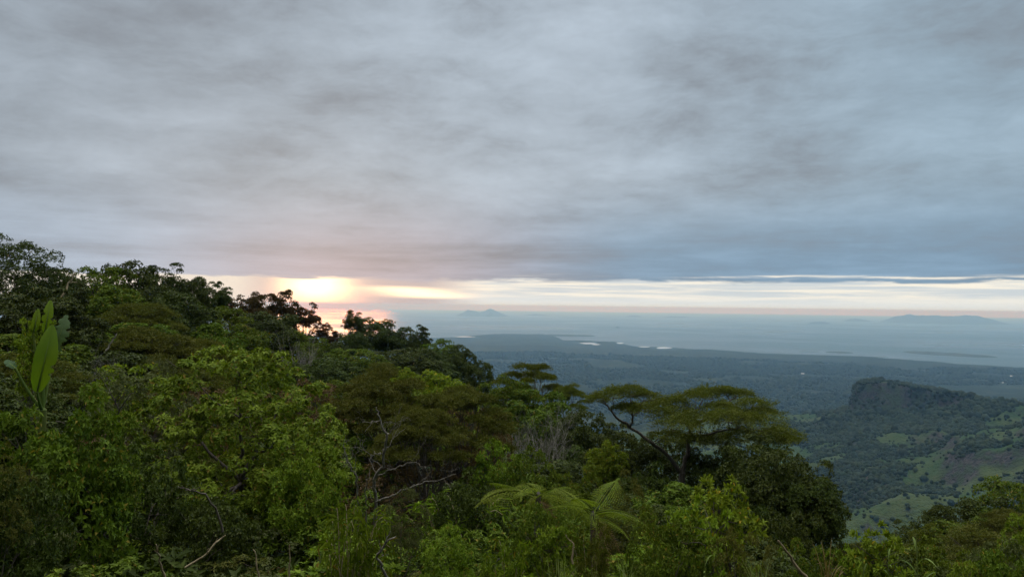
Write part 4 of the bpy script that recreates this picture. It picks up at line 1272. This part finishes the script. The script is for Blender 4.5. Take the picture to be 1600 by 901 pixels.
# ---- bleached dead tree
def dead_tree():
    rng = np.random.default_rng(8)
    D = 18.5
    bx, by = xy_at(588, D)
    base = np.array([bx, by, gz(bx, by)])
    root = link('dead_tree', None); root.location = base
    tag(root, 'bleached bare dead tree with crooked stem and long branch reaching right', 'dead tree')
    LANDMARKS.append((600, 710, 'bleached dead tree'))
    def part(nm, pts, r0, r1, tw=3):
        mb = MB()
        p = np.array([at(px, py, D + o) - base for px, py, o in pts])
        t = np.linspace(0, len(p) - 1, len(p) * 4)
        pp = np.stack([np.interp(t, np.arange(len(p)), p[:, i]) for i in range(3)], -1)
        pp[1:-1] += rng.normal(0, .018, pp[1:-1].shape)
        rr = np.linspace(r0, r1, len(pp))
        tube(mb, pp, rr, 7)
        for i in range(tw):
            s = pp[rng.integers(len(pp) // 3, len(pp))]
            dr = nrm(nrm(pp[-1] - pp[0]) + rng.normal(0, .6, 3))
            bare_branches(mb, rng, s, s + dr * rng.uniform(.25, .6), r1 * .8, 1, .5)
        link(nm, mb.mesh(nm, MAT['pale'], True), root)
    b0 = tuple(project(base))
    part('trunk', [(b0[0], b0[1], 0), (586, 780, 0), (584, 750, -.3), (599, 724, -.5), (604, 687, -.8), (598, 668, -.9), (591, 650, -1), (588, 636, -1)], .045, .011, 5)
    part('branch', [(603, 682, -.7), (611, 674, -.9), (620, 662, -1)], .014, .006, 3)
    part('branch', [(590, 744, -.3), (604, 737, -.5), (620, 729, -.7), (640, 722, -.9), (655, 724, -1)], .018, .005, 4)
    part('branch', [(588, 784, -.1), (604, 777, -.4), (628, 766, -.7), (651, 757, -.9), (680, 750, -1.1), (712, 740, -1.2)], .024, .006, 5)
    part('stem', [(b0[0] - 14, b0[1], 0), (559, 777, -.2), (557, 744, -.4), (548, 730, -.5), (540, 710, -.6), (537, 694, -.6)], .028, .008, 5)
    part('stem', [(b0[0] - 4, b0[1], 0), (573, 790, -.3), (572, 760, -.5), (577, 738, -.6)], .022, .006, 4)

dead_tree()

# ---- banana plant
def banana():
    D = 15.5
    bx, by = xy_at(62, D)
    base = np.array([bx, by, gz(bx, by)])
    root = link('banana_plant', None); root.location = base
    tag(root, 'banana plant with one big upright yellow-green leaf and a torn bluish one', 'banana plant')
    LANDMARKS.append((70, 540, 'banana plant'))
    rng = np.random.default_rng(3)
    tb = MB()
    top = at(66, 640, D) - base
    limb(tb, rng, (0, 0, -.3), top, .10, .07, 0, .01, 7, 9)
    link('stem', tb.mesh('stem', MAT['reed'], True), root)
    right = np.array([math.cos(math.atan2(bx, by)), -math.sin(math.atan2(bx, by)), 0])
    toc = -np.array([bx, by, 0]) / D
    def blade(p0, p1, wpx, mat, face, lab=None, bow=0.16, ragged=0.10):
        a, b = at(*p0) - base, at(*p1) - base
        L = np.linalg.norm(b - a); w = wpx * D / F
        seg = 26
        t = np.linspace(0, 1, seg)
        P = a[None] * (1 - t)[:, None] + b[None] * t[:, None] + toc * (np.sin(t * np.pi) * bow * L)[:, None]
        T = nrm(np.gradient(P, axis=0)); S = nrm(np.cross(T, np.asarray(face)[None])); N = np.cross(S, T)
        ww = w / 2 * np.clip(np.sin(np.clip(t * .97 + .03, 0, 1) * np.pi), .03, 1) ** .55
        cut_l, cut_r = rng.random(seg) < ragged * 1.2, rng.random(seg) < ragged * 1.2
        wl = ww * (1 - ragged * rng.random(seg)) * np.where(cut_l, .55, 1)
        wr_ = ww * (1 - ragged * rng.random(seg)) * np.where(cut_r, .55, 1)
        N = N + S * (0.10 * np.sin(t * 21 + rng.uniform(0, 6)))[:, None]
        V = np.stack([P, P + S * wl[:, None] * .5 + N * (wl * .16)[:, None], P + S * wl[:, None] + N * (wl * .12)[:, None],
                      P - S * wr_[:, None] * .5 + N * (wr_ * .16)[:, None], P - S * wr_[:, None] + N * (wr_ * .12)[:, None]], 1).reshape(-1, 3)
        f = []
        for i in range(seg - 1):
            q0, q1 = i * 5, i * 5 + 5
            for u, v in ((0, 1), (1, 2), (3, 0), (4, 3)):
                f += [(q0 + u, q1 + u, q1 + v), (q0 + u, q1 + v, q0 + v)]
        mb = MB(); mb.add(V, f)
        o = link('leaf', mb.mesh('leaf', MAT[mat], True), root)
        sb = MB(); tube(sb, P - N * .006, np.linspace(.018, .004, seg), 5)
        tube(sb, np.array([top + (a - top) * u + np.array([0, 0, -.05]) * math.sin(u * 3.14) for u in np.linspace(0, 1, 7)]), np.linspace(.03, .018, 7), 6)
        link('midrib', sb.mesh('midrib', MAT['reed'], True), o)
        if lab:
            o['label'] = lab
    blade((58, 612, D - .3), (82, 508, D - .2), 29, 'banana', toc + right * .25, 'big upright yellow-green leaf')
    blade((70, 520, D), (79, 469, D + .1), 14, 'banana', toc - right * .3)
    blade((52, 520, D + .1), (60, 482, D + .2), 12, 'banana', toc + right * .5)
    blade((82, 556, D + .2), (104, 492, D + .3), 24, 'banana2', toc + np.array([0, 0, .5]), 'torn bluish green leaf', ragged=.28)
    blade((24, 575, D), (10, 562, D + .2), 14, 'banana2', np.array([0, 0, 1.]) + toc * .6)

banana()
place('sapling', 55, 500, 44, 15.8, 'slender pale yellow-leaved shoot beside the banana plant', 'shrub', var=1)

# ---- dead sticks
def stick(pts, d, r, label, name='dead_branch', mat='tan', fork=2):
    rng = np.random.default_rng(int(pts[0][0]))
    p = np.array([at(px, py, d + o) for px, py, o in pts])
    base = p[0].copy()
    mb = MB()
    t = np.linspace(0, len(p) - 1, len(p) * 3)
    pp = np.stack([np.interp(t, np.arange(len(p)), p[:, i]) for i in range(3)], -1) - base
    pp[1:-1] += rng.normal(0, r * .5, pp[1:-1].shape)
    tube(mb, pp, np.linspace(r, r * .4, len(pp)), 6)
    for i in range(fork):
        s = pp[rng.integers(len(pp) // 3, len(pp) - 1)]
        dr = nrm(nrm(pp[-1] - pp[0]) + rng.normal(0, .5, 3))
        limb(mb, rng, s, s + dr * np.linalg.norm(pp[-1]) * .25, r * .5, r * .2, 0, .05, 5, 5)
    o = link(name, mb.mesh(name, MAT[mat], True))
    o.location = base
    tag(o, label, 'dead branch')

stick([(1262, 905, 0), (1240, 878, -.1), (1216, 844, -.2)], 7.5, .018, 'straight dry stick leaning left in the bottom foreground right of centre', fork=0)
stick([(258, 905, 0), (250, 875, -.1), (244, 850, -.2)], 9.0, .014, 'broken dry twig standing at the bottom left', fork=2)
stick([(290, 886, 0), (318, 868, -.2), (340, 846, -.3), (352, 836, -.3)], 10.5, .016, 'pale fallen branch in the dark hollow below the light green tree', fork=2)
stick([(348, 830, 0), (338, 795, -.1), (318, 770, -.2), (290, 765, -.2)], 13, .02, 'thin bent bare branch below the large light green tree', fork=3, mat='bark')
stick([(608, 905, 0), (594, 885, -.1), (590, 866, -.2), (602, 846, -.3), (618, 838, -.3)], 10.5, .02, 'curved pale branch rising from the bottom below the dead tree', mat='pale')
stick([(452, 905, 0), (452, 850, 0)], 8.5, .010, 'single upright dry grass stalk at the bottom left of centre', 'dry_stalk', fork=0)
stick([(405, 905, 0), (400, 872, 0), (396, 858, 0)], 8.5, .010, 'thin leaning dry stalk left of the single upright one', 'dry_stalk', fork=0)
stick([(895, 880, 0), (896, 850, 0), (884, 835, 0)], 9.0, .012, 'hooked dry twig below the left tree fern', fork=1)
stick([(95, 470, 0), (106, 448, 0), (118, 425, 0)], 58, .085, 'leaning dead trunk on the left slope under the skyline', 'leaning_snag', fork=1)
stick([(165, 548, 0), (176, 532, 0), (182, 522, 0)], 30, .032, 'short forked bleached branch right of the banana plant', mat='pale', fork=2)

# ---- a lit house and a pale shed far out on the plain
def house(px, py, w, l, h, label, lit):
    x, y = [(hx, hy) for a, b, hx, hy in HOUSES if (a, b) == (px, py)][0]
    root = link('house', None); root.location = (x, y, gz(x, y)); root.rotation_euler = (0, 0, -math.atan2(x, y) + 0.15)
    tag(root, label, 'house')
    a, b = l / 2, w / 2
    mb = MB()
    vs = [(-a, -b, -1), (a, -b, -1), (a, b, -1), (-a, b, -1), (-a, -b, h), (a, -b, h), (a, b, h), (-a, b, h), (-a, 0, h + w * .3), (a, 0, h + w * .3)]
    fs = [(0, 1, 5), (0, 5, 4), (1, 2, 6), (1, 6, 5), (2, 3, 7), (2, 7, 6), (3, 0, 4), (3, 4, 7), (4, 8, 7), (5, 6, 9)]
    mb.add(vs, fs)
    link('wall', mb.mesh('wall', WALL), root)
    rb = MB()
    e = .5
    rb.add([(-a - e, -b - e, h - .2), (a + e, -b - e, h - .2), (a + e, 0, h + w * .3 + .15), (-a - e, 0, h + w * .3 + .15), (-a - e, b + e, h - .2), (a + e, b + e, h - .2)],
           [(0, 1, 2), (0, 2, 3), (3, 2, 5), (3, 5, 4)])
    link('roof', rb.mesh('roof', ROOF), root)
    if lit:
        lb = MB()
        lb.add([(-a * .3, -b - .3, h * .3), (a * .3, -b - .3, h * .3), (a * .3, -b - .3, h * .8), (-a * .3, -b - .3, h * .8)], [(0, 1, 2), (0, 2, 3)])
        link('lit_window', lb.mesh('lit_window', LIT), root)

WALL = plain_mat('white_wall', (0.6, 0.6, 0.58), (0.72, 0.72, 0.7), 0.3)
ROOF = plain_mat('pale_roof', (0.5, 0.5, 0.52), (0.62, 0.62, 0.63), 0.2, 0.5)
LIT = bpy.data.materials.new('lit_window'); LIT.use_nodes = True
n = NT(LIT.node_tree)
em = n.new('ShaderNodeEmission'); em.inputs[0].default_value = (1, .93, .75, 1); em.inputs[1].default_value = 9
oo = n.new('ShaderNodeOutputMaterial'); n.t.links.new(em.outputs[0], oo.inputs[0])
house(1580, 588, 10, 18, 6, 'tiny white house with a lit window far out on the plain at right', True)
house(1255, 584, 12, 26, 5, 'tiny pale shed on the plain between the umbrella tree and the mesa', False)
house(1567, 598, 8, 14, 4, 'tiny pale house just left of and below the lit house', False)

# ---------------------------------------------------------------- the many look-alike plants that fill the slope
def fillers():
    rng = random.Random(4)
    words = {'ridge': 'dark leafy tree', 'ridge_mid': 'mid green leafy tree', 'layered': 'olive layered tree', 'layered_mid': 'feathery flat-topped tree', 'yellow_tree': 'yellow-green tree',
             'airy': 'open tufted tree', 'bush': 'green bush', 'bush_bright': 'fresh green bush', 'bush_dark': 'dark bush', 'fine': 'grey-green bush', 'olive': 'olive bush', 'bamboo': 'narrow-leaved arching bush',
             'bamboo_olive': 'arching olive bush', 'sapling': 'yellow-green sapling', 'sapling_green': 'green sapling', 'rust': 'rusty bush'}
    rings = [(7.5, 1.3, 0.95), (9.5, 1.6, 1.25), (12, 2.0, 1.6), (15, 2.3, 2.0), (19, 2.7, 2.5), (24, 3.2, 3.2), (31, 3.8, 4.0), (40, 4.4, 4.7), (52, 4.8, 5.2), (66, 5.0, 5.5), (82, 5.2, 5.5), (102, 5.5, 5.7), (124, 5.6, 5.6)]
    used = {}
    idx = 0
    for d0, w, h in rings:
        step = w * F / d0 * 0.86
        x = -30 + rng.random() * step
        hi = 1640 if d0 < 70 else (1040 if d0 < 75 else (930 if d0 < 95 else 760))
        while x < hi:
            px = x + rng.uniform(-.25, .25) * step
            d = d0 * rng.uniform(.92, 1.10)
            x += step
            idx += 1
            r = rng.random()
            left = px < 560
            if d0 < 22:
                kind = ('bush' if r < .24 else 'bush_dark' if r < .42 else 'bush_bright' if r < .56 else 'fine' if r < .68 else 'olive' if r < .8 else 'bamboo' if r < .9 else 'sapling_green')
                if px > 1000 and r > .72: kind = 'sapling' if r > .88 else 'bush_bright'
            elif d0 < 45:
                kind = ('ridge' if r < .28 else 'ridge_mid' if r < .52 else 'layered' if r < .72 else 'layered_mid' if r < .86 else 'yellow_tree' if r < .93 else 'rust')
                if 750 < px < 930 and r > .5: kind = 'ridge_mid'
            else:
                kind = ('ridge' if r < .42 else 'ridge_mid' if r < .70 else 'layered' if r < .86 else 'layered_mid' if r < .95 else 'yellow_tree')
            hh = h * rng.uniform(.72, 1.08)
            var, rot, ww = rng.randrange(3), rng.uniform(0, 6.28), w * rng.uniform(.85, 1.3)
            if 990 < px < 1380 and d0 > 45:
                continue
            if idx in SKIP:
                continue
            gx_, gy_ = xy_at(px, d)
            zt_ = gz(gx_, gy_) + hh
            ytop = project((gx_, gy_, zt_))[1]
            wpx = ww * F / d
            # keep the view of the plants described above open
            bad = False
            for (hx, hy, hd, hw) in CLEAR:
                if abs(px - hx) < (wpx * .5 + hw) and d < hd - .3 and ytop < hy:
                    hh2 = (project((gx_, gy_, gz(gx_, gy_)))[1] - hy) * d / F
                    if hh2 < .45 * h:
                        bad = True
                    else:
                        hh = min(hh, hh2); zt_ = gz(gx_, gy_) + hh; ytop = project((gx_, gy_, zt_))[1]
            if bad:
                continue
            # word the label by the two nearest landmarks
            cy = ytop + wpx * .3
            near = sorted(LANDMARKS, key=lambda q_: math.hypot(q_[0] - px, (q_[1] - cy) * 1.2))
            def rel(lm):
                dx_, dy_ = px - lm[0], cy - lm[1]
                if abs(dx_) < 18 and abs(dy_) < 14: return 'right behind'
                if abs(dx_) > 2.2 * abs(dy_): return 'right of' if dx_ > 0 else 'left of'
                if abs(dy_) > 2.2 * abs(dx_): return 'below' if dy_ > 0 else 'above'
                return ('below and ' if dy_ > 0 else 'above and ') + ('right of' if dx_ > 0 else 'left of')
            lab = None
            for i in range(len(near) - 1):
                cand = f"{words[kind]} {rel(near[i])} the {near[i][2]}"
                if cand not in used: lab = cand; break
            used[lab] = 1
            o = place(kind, px, ytop, wpx, d, lab, 'tree' if d0 >= 22 and kind != 'rust' else 'shrub',
                      'bushes filling the near slope' if d0 < 22 else 'trees filling the wooded slope', var, rot, minh=.3)
            o['n'] = idx

SKIP = {1, 2, 3, 4, 5, 6, 7, 8, 9, 10, 11, 12, 13, 14, 15, 16, 17, 18, 22, 25, 26, 27, 28, 36, 37, 38, 46, 47, 48, 49, 59, 60, 61, 71, 72, 73, 74, 85, 89, 93, 96, 97, 99, 103, 104, 105, 106, 108, 109, 113, 114, 115, 117, 123, 124, 125, 126, 127, 128, 129, 130, 131, 132, 133, 137, 138, 139, 141, 142, 143, 144, 145, 146, 147, 148, 149, 153, 155, 156, 157, 158, 159, 160, 161, 162, 163, 164, 165, 166, 168, 169, 171, 69, 107, 116, 140, 150, 152}   # places where a plant would be hidden
# (px, lowest allowed top row, its distance, half width) : nothing nearer may rise above that row there
CLEAR = [(378, 780, 22, 120), (600, 790, 18, 70), (690, 765, 18, 30), (845, 800, 15, 60), (930, 805, 14, 60), (70, 620, 15.5, 60), (1080, 740, 46, 120), (858, 715, 54, 50), (1372, 868, 9, 40),
         (1135, 830, 13.5, 40), (545, 850, 12.5, 50), (1300, 868, 300, 40), (1230, 800, 37, 60), (80, 690, 15, 90), (150, 660, 27, 70), (600, 640, 31, 90), (715, 670, 30, 80),
         (215, 520, 58, 60), (225, 560, 46, 80), (1180, 760, 41, 50), (1010, 735, 50, 50), (762, 690, 33, 40), (690, 610, 60, 45), (472, 545, 74, 30), (702, 870, 10.5, 40), (795, 880, 9.5, 40), (1390, 862, 300, 50), (30,500,46,60), (1045, 850, 12, 40), (900,760,25,40)]
fillers()

# ---------------------------------------------------------------- undergrowth over the near slope (nobody could count it)
def undergrowth():
    rng = np.random.default_rng(99)
    n_ = 9000
    px = rng.uniform(-250, 1850, n_)
    d = np.exp(rng.uniform(math.log(4.5), math.log(70), n_))
    a = np.arctan((px - 800) / F)
    x, y = d * np.sin(a), d * np.cos(a)
    z = ground_z(x, y)
    hgt = rng.uniform(.05, .75, n_) * np.clip(d / 9, .5, 1.6)
    C = np.stack([x, y, z + hgt], -1)
    mb = MB()
    O = np.tile(np.array([0, 0, 1.]), (n_, 1))
    near = d < 14
    sprigs(mb, rng, C[near], O[near], .16, 2, 6, .13, .38, 1.0, .3, .6)
    far = ~near
    sprigs(mb, rng, C[far], O[far], .42, 3, 6, .24, .40, 1.0, .3, .6)
    o = link('undergrowth', mb.mesh('undergrowth', MAT['under']))
    tag(o, 'low leafy undergrowth covering the ground between the shrubs', None, None, 'stuff')

undergrowth()
